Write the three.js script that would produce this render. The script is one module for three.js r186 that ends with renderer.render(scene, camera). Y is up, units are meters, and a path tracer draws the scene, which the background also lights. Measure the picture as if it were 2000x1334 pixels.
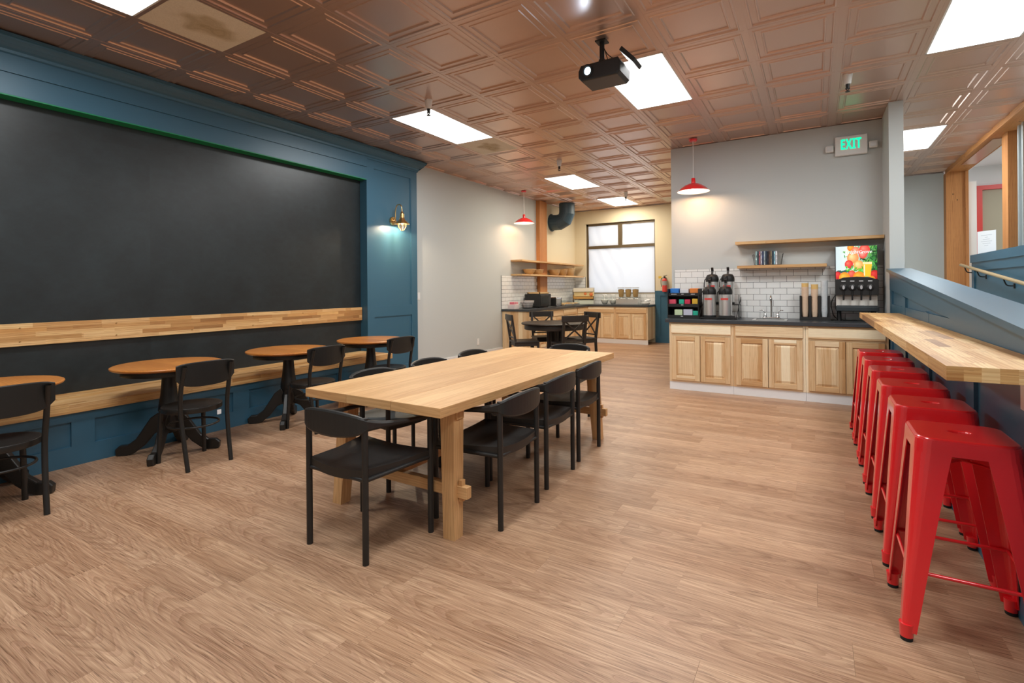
import * as THREE from 'three';
import { RoundedBoxGeometry } from 'three/addons/geometries/RoundedBoxGeometry.js';
import { TextGeometry } from 'three/addons/geometries/TextGeometry.js';
import { FontLoader } from 'three/addons/loaders/FontLoader.js';
import { RectAreaLightUniformsLib } from 'three/addons/lights/RectAreaLightUniformsLib.js';
import { mergeGeometries } from 'three/addons/utils/BufferGeometryUtils.js';

// ---------------------------------------------------------------- camera, daylight, exposure
const scene = new THREE.Scene();
const camera = new THREE.PerspectiveCamera(2 * Math.atan(667 / 979.35) * 180 / Math.PI, 2000 / 1334, 0.05, 60);
camera.rotation.order = 'YXZ';
camera.position.set(2.8727, 1.30, 2.2727);
camera.rotation.set(0, 0.53227, -0.00827);
camera.setViewOffset(2000, 1334, -15.56, 104.8, 2000, 1334);
camera.updateProjectionMatrix();
scene.background = new THREE.Color().setRGB(1.35, 1.42, 1.58);          // overcast daylight outside the window
const renderer = new THREE.WebGLRenderer({ antialias: true });
renderer.toneMapping = THREE.LinearToneMapping;
renderer.toneMappingExposure = 1.08;
renderer.shadowMap.enabled = true;
RectAreaLightUniformsLib.init();
const PANEL = 20;                       // radiance of the fluorescent ceiling panels
const PANEL_COLOR = [0.97, 1.0, 1.0];
const PENDANT = 0.85;                     // candela of one pendant bulb

// ---------------------------------------------------------------- helpers
const T = 0.6096, CEIL = 3.208;
function rng(seed) { let s = seed | 0; return () => { s = (s + 0x6d2b79f5) | 0; let t = Math.imul(s ^ (s >>> 15), 1 | s); t = (t + Math.imul(t ^ (t >>> 7), 61 | t)) ^ t; return ((t ^ (t >>> 14)) >>> 0) / 4294967296; }; }
const R = rng(7);
const V3 = (x, y, z) => new THREE.Vector3(x, y, z);
const lin = (r, g, b) => new THREE.Color().setRGB(r, g, b);
const hex = (h) => new THREE.Color(h);
const used = new Map();
function numbered(n) { const k = used.get(n) || 0; used.set(n, k + 1); return k ? n + '_' + String(k).padStart(3, '0') : n; }
function box(w, h, d, x = 0, y = 0, z = 0) { const g = new THREE.BoxGeometry(w, h, d); g.translate(x, y, z); return g; }
function bb(x0, x1, y0, y1, z0, z1) { return box(x1 - x0, y1 - y0, z1 - z0, (x0 + x1) / 2, (y0 + y1) / 2, (z0 + z1) / 2); }
function rb(w, h, d, r, x = 0, y = 0, z = 0, s = 2) { const g = new RoundedBoxGeometry(w, h, d, s, r); g.translate(x, y, z); return g; }
function cyl(r0, r1, h, x, y, z, n = 20) { const g = new THREE.CylinderGeometry(r1, r0, h, n); g.translate(x, y, z); return g; }
function lathe(pts, n = 28) { return new THREE.LatheGeometry(pts.map((p) => new THREE.Vector2(p[0], p[1])), n); }
function tube(pts, r, n = 24, k = 8, closed = false) { return new THREE.TubeGeometry(new THREE.CatmullRomCurve3(pts.map((p) => V3(...p)), closed, 'catmullrom', 0.5), n, r, k, closed); }
function rod(a, b, r, k = 10) {
  const A = V3(...a), B = V3(...b), d = B.clone().sub(A), g = new THREE.CylinderGeometry(r, r, d.length(), k);
  g.applyQuaternion(new THREE.Quaternion().setFromUnitVectors(V3(0, 1, 0), d.normalize())); const m = A.add(B).multiplyScalar(0.5); g.translate(m.x, m.y, m.z); return g;
}
function bar(a, b, w, t, up = [0, 1, 0]) {   // square bar from a to b, w across, t along up
  const A = V3(...a), B = V3(...b), d = B.clone().sub(A), L = d.length(); d.normalize();
  const X = V3(...up).cross(d).normalize(), Y = d.clone().cross(X).normalize();
  const g = new THREE.BoxGeometry(w, t, L); g.applyMatrix4(new THREE.Matrix4().makeBasis(X, Y, d)); const m = A.add(B).multiplyScalar(0.5); g.translate(m.x, m.y, m.z); return g;
}
function loft(secs, closedPath = false) {     // sections of equal point count, each a closed polygon
  const n = secs[0].length, pos = [], tri = (a, b, c) => pos.push(...a, ...b, ...c);
  const m = closedPath ? secs.length : secs.length - 1;
  for (let i = 0; i < m; i++) { const A = secs[i], B = secs[(i + 1) % secs.length]; for (let j = 0; j < n; j++) { const k = (j + 1) % n; tri(A[j], B[j], B[k]); tri(A[j], B[k], A[k]); } }
  if (!closedPath) for (const [S, f] of [[secs[0], 0], [secs[secs.length - 1], 1]]) for (let j = 1; j < n - 1; j++) f ? tri(S[0], S[j + 1], S[j]) : tri(S[0], S[j], S[j + 1]);
  const g = new THREE.BufferGeometry(); g.setAttribute('position', new THREE.Float32BufferAttribute(pos, 3)); g.computeVertexNormals();
  g.setAttribute('uv', new THREE.Float32BufferAttribute(new Float32Array(pos.length / 3 * 2), 2)); return g;
}
function ribbon(path) {                       // path of {x,z,y0,y1,t}: an upright band of thickness t following a plan curve
  const secs = path.map((p, i) => {
    const a = path[Math.max(0, i - 1)], b = path[Math.min(path.length - 1, i + 1)]; let dx = b.x - a.x, dz = b.z - a.z; const l = Math.hypot(dx, dz); dx /= l; dz /= l;
    const nx = -dz * p.t / 2, nz = dx * p.t / 2, e = Math.min(p.t * 0.35, (p.y1 - p.y0) * 0.3);
    const q = [[-1, 0, p.y0 + e], [-0.6, 0, p.y0], [0.6, 0, p.y0], [1, 0, p.y0 + e], [1, 0, p.y1 - e], [0.6, 0, p.y1], [-0.6, 0, p.y1], [-1, 0, p.y1 - e]];
    return q.map(([s, , y]) => [p.x + nx * s, y, p.z + nz * s]);
  });
  return loft(secs);
}
function prism(pts, depth, bevel = 0) {       // 2-D outline in x/y extruded along z, centred
  const s = new THREE.Shape(pts.map((p) => new THREE.Vector2(p[0], p[1])));
  const g = new THREE.ExtrudeGeometry(s, { depth: depth - 2 * bevel, bevelEnabled: bevel > 0, bevelSize: bevel, bevelThickness: bevel, bevelSegments: 2, curveSegments: 12 });
  g.translate(0, 0, -depth / 2 + bevel); return g;
}
function wuv(g0, axis = 0, off = null) {      // uv in metres, u along the grain axis
  let g = g0.index ? g0.toNonIndexed() : g0; if (!g.attributes.normal) g.computeVertexNormals();
  const p = g.attributes.position, n = g.attributes.normal, uv = new Float32Array(p.count * 2), o = off || [R() * 3, R() * 3];
  for (let i = 0; i < p.count; i++) {
    const c = [p.getX(i), p.getY(i), p.getZ(i)], m = [Math.abs(n.getX(i)), Math.abs(n.getY(i)), Math.abs(n.getZ(i))];
    const k = m[0] > m[1] && m[0] > m[2] ? 0 : m[1] > m[2] ? 1 : 2; let u, v;
    if (k === axis) { u = c[(axis + 1) % 3]; v = c[(axis + 2) % 3]; } else { u = c[axis]; v = c[3 - axis - k]; }
    uv[i * 2] = u + o[0]; uv[i * 2 + 1] = v + o[1];
  }
  g.setAttribute('uv', new THREE.BufferAttribute(uv, 2)); return g;
}
function join(gs) {
  const list = (Array.isArray(gs) ? gs : [gs]).map((g) => { const q = g.index ? g.toNonIndexed() : g; for (const k of Object.keys(q.attributes)) if (!['position', 'normal', 'uv'].includes(k)) q.deleteAttribute(k); if (!q.attributes.uv) q.setAttribute('uv', new THREE.Float32BufferAttribute(new Float32Array(q.attributes.position.count * 2), 2)); return q; });
  return list.length === 1 ? list[0] : mergeGeometries(list, false);
}
function M(name, gs, mat, parent, label) {
  const m = new THREE.Mesh(join(gs), mat); m.name = parent ? name : numbered(name); m.castShadow = m.receiveShadow = true;
  (parent || scene).add(m); if (label) m.userData.label = label; return m;
}
function piece(name, geo, mat, parent, x, y, z, ry = 0) { const m = new THREE.Mesh(geo, mat); m.name = name; m.castShadow = m.receiveShadow = true; m.position.set(x, y, z); m.rotation.y = ry; parent.add(m); return m; }
function tag(o, label, category, group) { o.userData.label = label; o.userData.category = category; if (group) o.userData.group = group; return o; }
function thing(name, label, category, at = [0, 0, 0], turn = 0, group) { const g = new THREE.Group(); g.name = numbered(name); g.position.set(...at); g.rotation.y = turn; scene.add(g); return tag(g, label, category, group); }
function struct(name, label) { const g = new THREE.Group(); g.name = name; scene.add(g); g.userData.kind = 'structure'; if (label) g.userData.label = label; return g; }
function structM(name, gs, mat, label) { const m = M(name, gs, mat); m.name = name; m.userData.kind = 'structure'; if (label) m.userData.label = label; return m; }
function copy(o, at, turn, label, group) { const c = o.clone(); c.name = numbered(o.name.replace(/_\d{3}$/, '')); c.userData = { ...o.userData }; scene.add(c); c.position.set(...at); c.rotation.y = turn; if (label) c.userData.label = label; if (group) c.userData.group = group; return c; }

// ---------------------------------------------------------------- procedural textures
function noiser(seed, P = 256) {
  const r = rng(seed), tab = new Float32Array(P * P); for (let i = 0; i < P * P; i++) tab[i] = r();
  return (x, y) => { const xi = Math.floor(x), yi = Math.floor(y); let fx = x - xi, fy = y - yi; fx = fx * fx * (3 - 2 * fx); fy = fy * fy * (3 - 2 * fy);
    const a = ((xi % P) + P) % P, b = (a + 1) % P, c = (((yi % P) + P) % P) * P, d = ((((yi + 1) % P) + P) % P) * P;
    return (tab[c + a] * (1 - fx) + tab[c + b] * fx) * (1 - fy) + (tab[d + a] * (1 - fx) + tab[d + b] * fx) * fy; };
}
function dataTex(w, h, fn, srgb = true, rep = [1, 1]) {
  const d = new Uint8Array(w * h * 4); let k = 0; const o = [0, 0, 0];
  for (let j = 0; j < h; j++) for (let i = 0; i < w; i++) { fn(i / w, j / h, o); d[k++] = Math.max(0, Math.min(255, o[0])); d[k++] = Math.max(0, Math.min(255, o[1])); d[k++] = Math.max(0, Math.min(255, o[2])); d[k++] = 255; }
  const t = new THREE.DataTexture(d, w, h); t.wrapS = t.wrapT = THREE.RepeatWrapping; t.magFilter = THREE.LinearFilter; t.minFilter = THREE.LinearMipmapLinearFilter; t.generateMipmaps = true;
  if (srgb) t.colorSpace = THREE.SRGBColorSpace; t.repeat.set(...rep); t.needsUpdate = true; return t;
}
const mix = (a, b, t) => a + (b - a) * t, sst = (a, b, x) => { x = Math.min(1, Math.max(0, (x - a) / (b - a))); return x * x * (3 - 2 * x); };
// wood: grain along u, strips of sapwood / heartwood across v; lu x lv metres. period of noise = texture edge, so it repeats cleanly enough
function woodTex(o) {
  const N = noiser(o.seed), n2 = noiser(o.seed + 9), w = o.w || 1024, h = o.h || 1024, { lu, lv, light, dark } = o, S = o.strips || 1;
  const rr = rng(o.seed + 3), strips = []; for (let s = 0; s < S; s++) strips.push({ cu: rr() * lu, cv: 0.2 + 0.6 * rr(), tone: rr(), f: 0.75 + rr() * 0.5, ph: rr() * 40, ecc: (o.ecc ?? 0.05) * (1 + rr()) });
  const knots = []; for (let k = 0; k < (o.knots || 0); k++) knots.push([rr() * lu, rr() * lv, 0.006 + rr() * 0.008]);
  return dataTex(w, h, (a, b, out) => {
    const u = a * lu, v = b * lv, si = Math.min(S - 1, Math.floor(b * S)), st = strips[si], sv = lv / S, lvv = v - si * sv;
    let wu = 0, wv = 0; for (const [ku, kv, kr] of knots) { const du = (u - ku) * 0.7, dv = v - kv, q = Math.exp(-(du * du + dv * dv) / (kr * kr * 6)); wv += dv * q * 1.6; wu += q; }
    const wa = o.warp ?? 1, warp = wa * ((N(u * 2.2 + st.ph, v * 9) - 0.5) * 0.05 + (N(u * 7 + st.ph, v * 22) - 0.5) * 0.012);
    const du = (u - st.cu) * st.ecc, dv = lvv - st.cv * sv + warp + wv;
    const d = Math.hypot(du, dv) * (o.rings || 90) * st.f + n2(u * 0.7, v * 3) * 1.5;
    let ring = d - Math.floor(d); ring = sst(0.15, 0.85, ring) * (1 - sst(0.9, 1.0, ring));
    const fib = N(u * (o.fibU || 14), v * (o.fibV || 700)), fib2 = n2(u * 3, v * 170), low = n2(u * 1.3 + st.ph, v * 7);
    const k = Math.min(1, Math.max(0, (o.ringAmt ?? 0.4) * ring + (o.fibAmt ?? 0.3) * (fib * 0.6 + fib2 * 0.4) + (o.lowAmt ?? 0.35) * low + (o.toneAmt ?? 0) * (st.tone - 0.5)));
    const pore = (o.pore ?? 0.12) * (fib > 0.8 ? 1 : 0) + (wu > 0.75 ? (wu - 0.75) * 2.4 : 0) + (o.lime ? 0 : 0);
    const lime = (o.lime || 0) * sst(0.86, 0.93, ring + fib2 * 0.25);
    for (let c = 0; c < 3; c++) out[c] = (mix(light[c], dark[c], k)) * (1 - pore) + lime * 40;
  }, true, [1 / lu, 1 / lv]);
}
const floorTex = woodTex({ seed: 11, w: 2048, h: 2048, lu: 2.44, lv: 1.44, strips: 8, light: [240, 208, 175], dark: [134, 97, 70], rings: 80, ringAmt: 0.3, fibAmt: 0.62, lowAmt: 0.34, toneAmt: 0.1, pore: 0.12, lime: 0.6, knots: 0, warp: 1.3, ecc: 0.04 });
const oakTex = woodTex({ seed: 21, lu: 2.4, lv: 0.9, strips: 6, light: [236, 196, 142], dark: [190, 140, 90], rings: 60, warp: 0.5, ecc: 0.02, ringAmt: 0.22, fibAmt: 0.3, lowAmt: 0.42, toneAmt: 0.12, pore: 0.06 });
const blockTex = woodTex({ seed: 31, w: 1024, h: 512, lu: 1.6, lv: 0.6, strips: 4, light: [252, 226, 172], dark: [182, 126, 74], rings: 70, ringAmt: 0.2, fibAmt: 0.5, lowAmt: 0.32, pore: 0.08, warp: 0.3, ecc: 0.006 });
const hickTex = woodTex({ seed: 41, lu: 1.6, lv: 0.8, strips: 9, light: [253, 238, 208], dark: [204, 158, 108], rings: 60, ringAmt: 0.16, fibAmt: 0.34, lowAmt: 0.26, toneAmt: 0.95, knots: 0, pore: 0.05, warp: 0.4, ecc: 0.02 });
const firTex = woodTex({ seed: 51, lu: 2.5, lv: 0.6, strips: 2, light: [214, 152, 92], dark: [160, 98, 50], rings: 70, ringAmt: 0.3, fibAmt: 0.35, lowAmt: 0.35, knots: 5, pore: 0.06, warp: 0.5, ecc: 0.015 });
const honeyTex = woodTex({ seed: 61, w: 512, h: 512, lu: 1.2, lv: 0.8, strips: 5, light: [226, 150, 70], dark: [172, 100, 38], rings: 60, ringAmt: 0.35, fibAmt: 0.3, lowAmt: 0.35, toneAmt: 0.2, pore: 0.05 });
const nz = noiser(77), nz2 = noiser(78);
const wallBump = dataTex(256, 256, (a, b, o) => { const v = 110 + 60 * nz(a * 128, b * 128) + 60 * nz2(a * 64, b * 64); o[0] = o[1] = o[2] = v; }, false, [2, 2]);
const chalkTex = dataTex(1024, 512, (a, b, o) => { const v = nz(a * 24, b * 10) * 0.5 + nz2(a * 90, b * 60) * 0.3 + nz(a * 256, b * 200) * 0.2; const k = 0.8 + 0.45 * v; o[0] = 33 * k; o[1] = 40 * k; o[2] = 43 * k; }, true, [1 / 5, 1 / 2.6]);
const stainTex = dataTex(256, 256, (a, b, o) => { const d = Math.hypot((a - 0.5) * 1.3, b - 0.45) + (nz(a * 7, b * 7) - 0.5) * 0.25, s = 1 - sst(0.1, 0.42, d), rg = 0.5 + 0.5 * Math.sin(d * 70), g = nz2(a * 120, b * 120) * 14; o[0] = 226 - s * (34 + rg * 10) + g - 7; o[1] = 218 - s * (40 + rg * 12) + g - 7; o[2] = 200 - s * (52 + rg * 12) + g - 7; }, true, [1 / T, 1 / T]);
const grainTex = dataTex(256, 256, (a, b, o) => { const v = 120 + 110 * nz(a * 250, b * 250); o[0] = o[1] = o[2] = v; }, false, [3, 3]);
function canvasTex(w, h, draw) { const c = document.createElement('canvas'); c.width = w; c.height = h; draw(c.getContext('2d'), w, h); const t = new THREE.CanvasTexture(c); t.colorSpace = THREE.SRGBColorSpace; return t; }

// ---------------------------------------------------------------- materials
const std = (o) => new THREE.MeshStandardMaterial(o), phy = (o) => new THREE.MeshPhysicalMaterial(o);
const shades = (tex, list, rough) => list.map((c) => std({ map: tex, color: lin(...c), roughness: rough }));
const mt = {
  floor: shades(floorTex, [[0.90, 0.86, 0.84], [0.93, 0.88, 0.85], [0.88, 0.84, 0.82], [0.91, 0.86, 0.82]], 0.42),
  oak: std({ map: oakTex, roughness: 0.5 }), oakB: std({ map: oakTex, color: lin(0.9, 0.86, 0.82), roughness: 0.5 }),
  block: shades(blockTex, [[1, 1, 1], [0.9, 0.83, 0.72], [0.7, 0.58, 0.45], [1, 0.99, 0.95], [0.5, 0.38, 0.28], [0.92, 0.8, 0.62]], 0.42),
  hick: shades(hickTex, [[1, 1, 0.98], [0.93, 0.86, 0.76], [0.98, 0.96, 0.91], [0.82, 0.7, 0.56]], 0.5),
  shelf: std({ map: blockTex, color: lin(0.95, 0.93, 0.9), roughness: 0.5 }),
  fir: std({ map: firTex, roughness: 0.6 }), honey: phy({ map: honeyTex, roughness: 0.35, clearcoat: 0.4, clearcoatRoughness: 0.25 }),
  blue: std({ color: lin(0.038, 0.12, 0.188), roughness: 0.38 }),
  green: std({ color: lin(0.008, 0.27, 0.11), roughness: 0.5 }),  // green glow under the chalkboard header, carried by the albedo
  chalk: std({ map: chalkTex, roughness: 0.36 }),
  gray: std({ color: lin(0.55, 0.585, 0.585), roughness: 0.85, bumpMap: wallBump, bumpScale: 0.0006 }),
  cream: std({ color: lin(0.74, 0.65, 0.47), roughness: 0.85, bumpMap: wallBump, bumpScale: 0.0006 }),
  white: std({ color: lin(0.78, 0.78, 0.77), roughness: 0.6 }), trim: std({ color: lin(0.84, 0.85, 0.86), roughness: 0.45 }),
  copper: std({ color: lin(0.64, 0.455, 0.375), metalness: 0.7, roughness: 0.32 }),
  stain: std({ map: stainTex, roughness: 0.9 }),
  black: std({ color: lin(0.012, 0.012, 0.012), roughness: 0.5 }), plastic: std({ color: lin(0.016, 0.016, 0.0155), roughness: 0.45, bumpMap: grainTex, bumpScale: 0.0001 }),
  blackWood: std({ color: lin(0.012, 0.011, 0.010), roughness: 0.4 }), brownBlack: std({ color: lin(0.022, 0.017, 0.014), roughness: 0.42 }),
  red: phy({ color: lin(0.84, 0.017, 0.024), roughness: 0.3, clearcoat: 0.8, clearcoatRoughness: 0.12 }),
  redDoor: std({ color: lin(0.66, 0.05, 0.04), roughness: 0.4 }), rubber: std({ color: lin(0.012, 0.012, 0.012), roughness: 0.8 }),
  steel: std({ color: lin(0.78, 0.78, 0.76), metalness: 0.9, roughness: 0.36 }), chrome: std({ color: lin(0.75, 0.75, 0.75), metalness: 1, roughness: 0.12 }), zinc: std({ color: lin(0.6, 0.66, 0.68), metalness: 0.8, roughness: 0.4 }),
  brass: std({ color: lin(0.66, 0.44, 0.19), metalness: 1, roughness: 0.28 }),
  counter: std({ color: lin(0.045, 0.052, 0.06), roughness: 0.28 }),
  tile: phy({ color: lin(0.86, 0.87, 0.86), roughness: 0.16, clearcoat: 0.5, clearcoatRoughness: 0.08 }), grout: std({ color: lin(0.13, 0.13, 0.13), roughness: 0.9 }),
  duct: std({ color: lin(0.035, 0.075, 0.11), roughness: 0.42 }), bronze: std({ color: lin(0.12, 0.085, 0.045), roughness: 0.45, metalness: 0.3 }),
  sheet: phy({ color: lin(0.86, 0.87, 0.9), roughness: 1, transmission: 0.55, thickness: 0, side: THREE.DoubleSide }),
  glass: phy({ color: lin(0.95, 0.97, 0.97), roughness: 0.03, transmission: 1, thickness: 0 }),
  beige: std({ color: lin(0.4, 0.36, 0.26), roughness: 0.6 }), tan: std({ color: lin(0.5, 0.36, 0.2), roughness: 0.5 }),
  wicker: std({ color: lin(0.62, 0.38, 0.16), roughness: 0.7, bumpMap: grainTex, bumpScale: 0.002 }), wicker2: std({ color: lin(0.7, 0.46, 0.22), roughness: 0.7, bumpMap: grainTex, bumpScale: 0.002 }),
  diffuser: std({ color: lin(0.8, 0.8, 0.8), emissive: lin(1, 0.99, 0.97), emissiveIntensity: 1.6, roughness: 0.6 }),
  bulb: std({ color: lin(1, 0.95, 0.85), emissive: lin(1, 0.78, 0.5), emissiveIntensity: 9 }),
  lens: std({ color: lin(0.4, 0.6, 0.8), emissive: lin(0.55, 0.8, 1), emissiveIntensity: 6 }),
  exit: std({ color: lin(0.02, 0.5, 0.25), emissive: lin(0.0, 0.95, 0.45), emissiveIntensity: 1.1 }),
  cup: std({ color: lin(0.74, 0.55, 0.4), roughness: 0.8 }), cupLid: std({ color: lin(0.78, 0.53, 0.2), roughness: 0.7 }), cupClear: std({ color: lin(0.6, 0.64, 0.66), roughness: 0.3 }),
  paper: std({ color: lin(0.82, 0.83, 0.85), roughness: 0.8 }), grain: std({ color: lin(0.42, 0.26, 0.1), roughness: 0.9, bumpMap: grainTex, bumpScale: 0.004 }), milk: std({ color: lin(0.85, 0.84, 0.78), roughness: 0.4 }),
  pastry: std({ color: lin(0.6, 0.34, 0.14), roughness: 0.7 }), bread: std({ color: lin(0.72, 0.52, 0.28), roughness: 0.8 }),
};
const flat = (r, g, b, rough = 0.5) => std({ color: lin(r, g, b), roughness: rough });
const RX = (a) => new THREE.Matrix4().makeRotationX(a), RY = (a) => new THREE.Matrix4().makeRotationY(a), RZ = (a) => new THREE.Matrix4().makeRotationZ(a);

// ================================================================ STRUCTURE
// floor: base slab plus separate vinyl planks where they can be told apart
{
  const f = struct('floor', 'wood-look vinyl plank floor, warm tan with dark grain');
  const slab = M('floor_base', [wuv(bb(-2.75, 5.1, -0.2, -0.004, -9.6, 4.4), 0, [0, 0])], mt.floor[0], f);
  const W = 0.18, L = 1.22, x0 = -2.5, x1 = 3.6, cache = new Map(), rr = rng(5); let row = 0;
  M('floor_far', [wuv(bb(-2.5, 3.56, -0.004, 0, -9.42, -4.22), 0, [0.2, 0.1])], mt.floor[1], f);
  M('floor_near', [wuv(bb(-2.5, 4.93, -0.004, 0, 1.9, 4.4), 0, [0.7, 0.3])], mt.floor[1], f);
  for (let z = -4.22; z < 1.9 - 0.01; z += W, row++) {
    let x = x0 - rr() * L; const zc = Math.min(z + W, 1.9);
    while (x < x1) {
      const a = Math.max(x, x0), b = Math.min(x + L, x1), len = +(b - a).toFixed(3); x += L; if (len < 0.03) continue;
      const v = Math.floor(rr() * 8), key = len + '_' + v + '_' + (zc - z).toFixed(3);
      if (!cache.has(key)) { const g = wuv(box(len - 0.0005, 0.004, zc - z - 0.0005), 0, [0, 0]); const uv = g.attributes.uv; for (let i = 0; i < uv.count; i++) uv.setXY(i, uv.getX(i) + v * 0.37, uv.getY(i) + 0.09 + v * W); cache.set(key, g); }
      piece('floor_plank', cache.get(key), mt.floor[Math.floor(rr() * 4)], f, (a + b) / 2, -0.002, (z + zc) / 2);
    }
  }
}
// ceiling: T-bar grid with embossed copper tiles
{
  const c = struct('ceiling', 'suspended ceiling of embossed copper coffer tiles');
  M('ceiling_deck', bb(-2.75, 5.3, CEIL + 0.16, CEIL + 0.3, -9.9, 4.6), mt.white, c);
  // tile: nested square profile, t from the edge inward, h upward
  const prof = [[0.012, 0.0], [0.036, 0.0], [0.041, -0.005], [0.048, -0.005], [0.054, 0.004], [0.092, 0.004], [0.097, -0.001], [0.104, -0.001], [0.112, 0.009]];
  const pos = [], quad = (a, b, d, e) => pos.push(...a, ...d, ...b, ...a, ...e, ...d);
  const ring = ([t, h]) => { const s = T / 2 - t; return [[-s, h, -s], [s, h, -s], [s, h, s], [-s, h, s]]; };
  for (let i = 0; i < prof.length - 1; i++) { const A = ring(prof[i]), B = ring(prof[i + 1]); for (let j = 0; j < 4; j++) { const k = (j + 1) % 4; quad(A[j], A[k], B[k], B[j]); } }
  const Z = ring(prof[prof.length - 1]); quad(Z[0], Z[1], Z[2], Z[3]);
  const g = new THREE.BufferGeometry(); g.setAttribute('position', new THREE.Float32BufferAttribute(pos, 3)); g.computeVertexNormals(); g.setAttribute('uv', new THREE.Float32BufferAttribute(new Float32Array(pos.length / 3 * 2), 2));
  { const n = g.attributes.normal; if (n.getY(n.count - 1) > 0) { const p = g.attributes.position; for (let i = 0; i < p.count; i += 3) { const t = [p.getX(i), p.getY(i), p.getZ(i)]; p.setXYZ(i, p.getX(i + 1), p.getY(i + 1), p.getZ(i + 1)); p.setXYZ(i + 1, ...t); } g.computeVertexNormals(); } }
  const lights = [[-2, -3], [-2, 3], [2, 3], [-2, 9], [-2, 13], [6, 3], [6, 9], [2, -3], [6, -3]];   // [tile column, first tile row] of each 2 x 4 panel
  const isLight = (i, a) => lights.some(([k, r]) => i === k && (a === r || a === r + 1));
  const stains = new Set(['-2,-1', '-2,5', '0,14']), plainGeo = wuv(box(T - 0.026, 0.006, T - 0.026), 0, [T / 2, T / 2]);
  for (let i = -4; i < 8; i++) for (let a = -7; a < 16; a++) {
    const xc = (i + 0.5) * T, zc = -(a + 0.5) * T; if (isLight(i, a)) continue;
    if (xc > 1.3 && xc < 3.5 && zc < -5.1) continue; if (xc > 3.5 && zc < -8.9) continue;
    if (stains.has(i + ',' + a)) { piece('plain_panel', plainGeo, mt.stain, c, xc, CEIL + 0.006, zc); continue; }
    piece('ceiling_tile', g, mt.copper, c, xc, CEIL + 0.003, zc);
  }
  const barsZ = box(0.026, 0.02, 16 * T + 7 * T, 0, 0, 0);
  for (let i = -4; i <= 8; i++) piece('grid_bar', barsZ, mt.copper, c, i * T, CEIL + 0.011, -4.5 * T);
  const barX = box(T - 0.026, 0.018, 0.024);
  for (let a = -7; a <= 16; a++) for (let i = -4; i < 8; i++) { if (lights.some(([k, r]) => i === k && a === r + 1)) continue; const xc = (i + 0.5) * T, z = -a * T; if (xc > 1.3 && xc < 3.5 && z < -5.1) continue; if (xc > 3.5 && z < -8.9) continue; piece('cross_bar', barX, mt.copper, c, xc, CEIL + 0.011, z); }
  globalThis.panelSpots = lights;
}
// walls (all with thickness)
structM('wall_left', [bb(-2.75, -2.39, 0, CEIL, -9.6, -3.45), bb(-2.75, -2.47, 0, CEIL, -3.45, 4.4)], mt.gray, 'pale grey painted side wall beyond the blue pilaster');
{
  const w = struct('wall_back', 'cream painted end wall around the covered window');
  M('plaster', [bb(-2.75, -2.09, 0, CEIL, -9.6, -9.42), bb(-0.345, 1.3, 0, CEIL, -9.6, -9.42), bb(-2.09, -0.345, 0, 1.145, -9.6, -9.42), bb(-2.09, -0.345, 2.88, CEIL, -9.6, -9.42)], mt.cream, w);
}
structM('wall_cream', bb(-2.39, -2.382, 1.55, CEIL, -9.42, -7.75), mt.cream, 'cream painted strip of side wall beyond the timber post');
structM('wall_sink', [bb(1.155, 3.67, 0, CEIL, -4.93, -4.81), bb(1.155, 1.275, 0, CEIL, -9.5, -4.93)], mt.gray, 'pale grey wall behind the drinks counter');
structM('wall_wing', bb(3.545, 3.67, 0, CEIL, -4.81, -4.21), mt.gray, 'pale grey wing wall beside the juice dispenser');
structM('wall_corridor', [bb(3.55, 3.67, 0, CEIL, -8.95, -4.93), bb(3.67, 4.78, 0, CEIL, -8.95, -8.80)], mt.gray, 'pale wall at the top of the ramp');
structM('wall_right', [bb(4.93, 5.1, 0, CEIL + 0.15, -5.5, 4.4)], mt.gray, 'pale wall along the ramp');
structM('wall_front', bb(-2.75, 5.1, 0, CEIL + 0.15, 4.3, 4.45), mt.gray, 'pale end wall opposite the kitchen');
structM('wall_beyond', [bb(4.78, 7.6, 0, 3.6, -10.35, -10.2), bb(7.45, 7.6, 0, 3.6, -10.2, -4.9), bb(5.1, 7.6, 0, 3.6, -5.0, -4.9)], mt.white, 'white wall of the room beyond the ramp');
structM('ceiling_beyond', bb(5.0, 7.6, 3.5, 3.6, -10.35, -4.9), mt.white, 'white ceiling of the room beyond the ramp');
structM('floor_beyond', [bb(3.67, 5.0, 0.70, 0.78, -8.8, -7.9), bb(4.78, 7.6, 0.70, 0.78, -10.2, -5.0)], mt.beige, 'landing floor at the top of the ramp');
{ // ramp
  const s = prism([[-1.5, 0], [7.9, 0.776], [7.9, 0.70], [-1.5, -0.003]], 1.26); s.applyMatrix4(RY(Math.PI / 2)); s.translate(4.30, 0, 0);
  structM('floor_ramp', s, mt.beige, 'ramp floor behind the blue half wall');
}
structM('baseboard_left', bb(-2.39, -2.376, 0, 0.15, -5.98, -3.49), mt.trim, 'white baseboard along the grey side wall');

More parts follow.
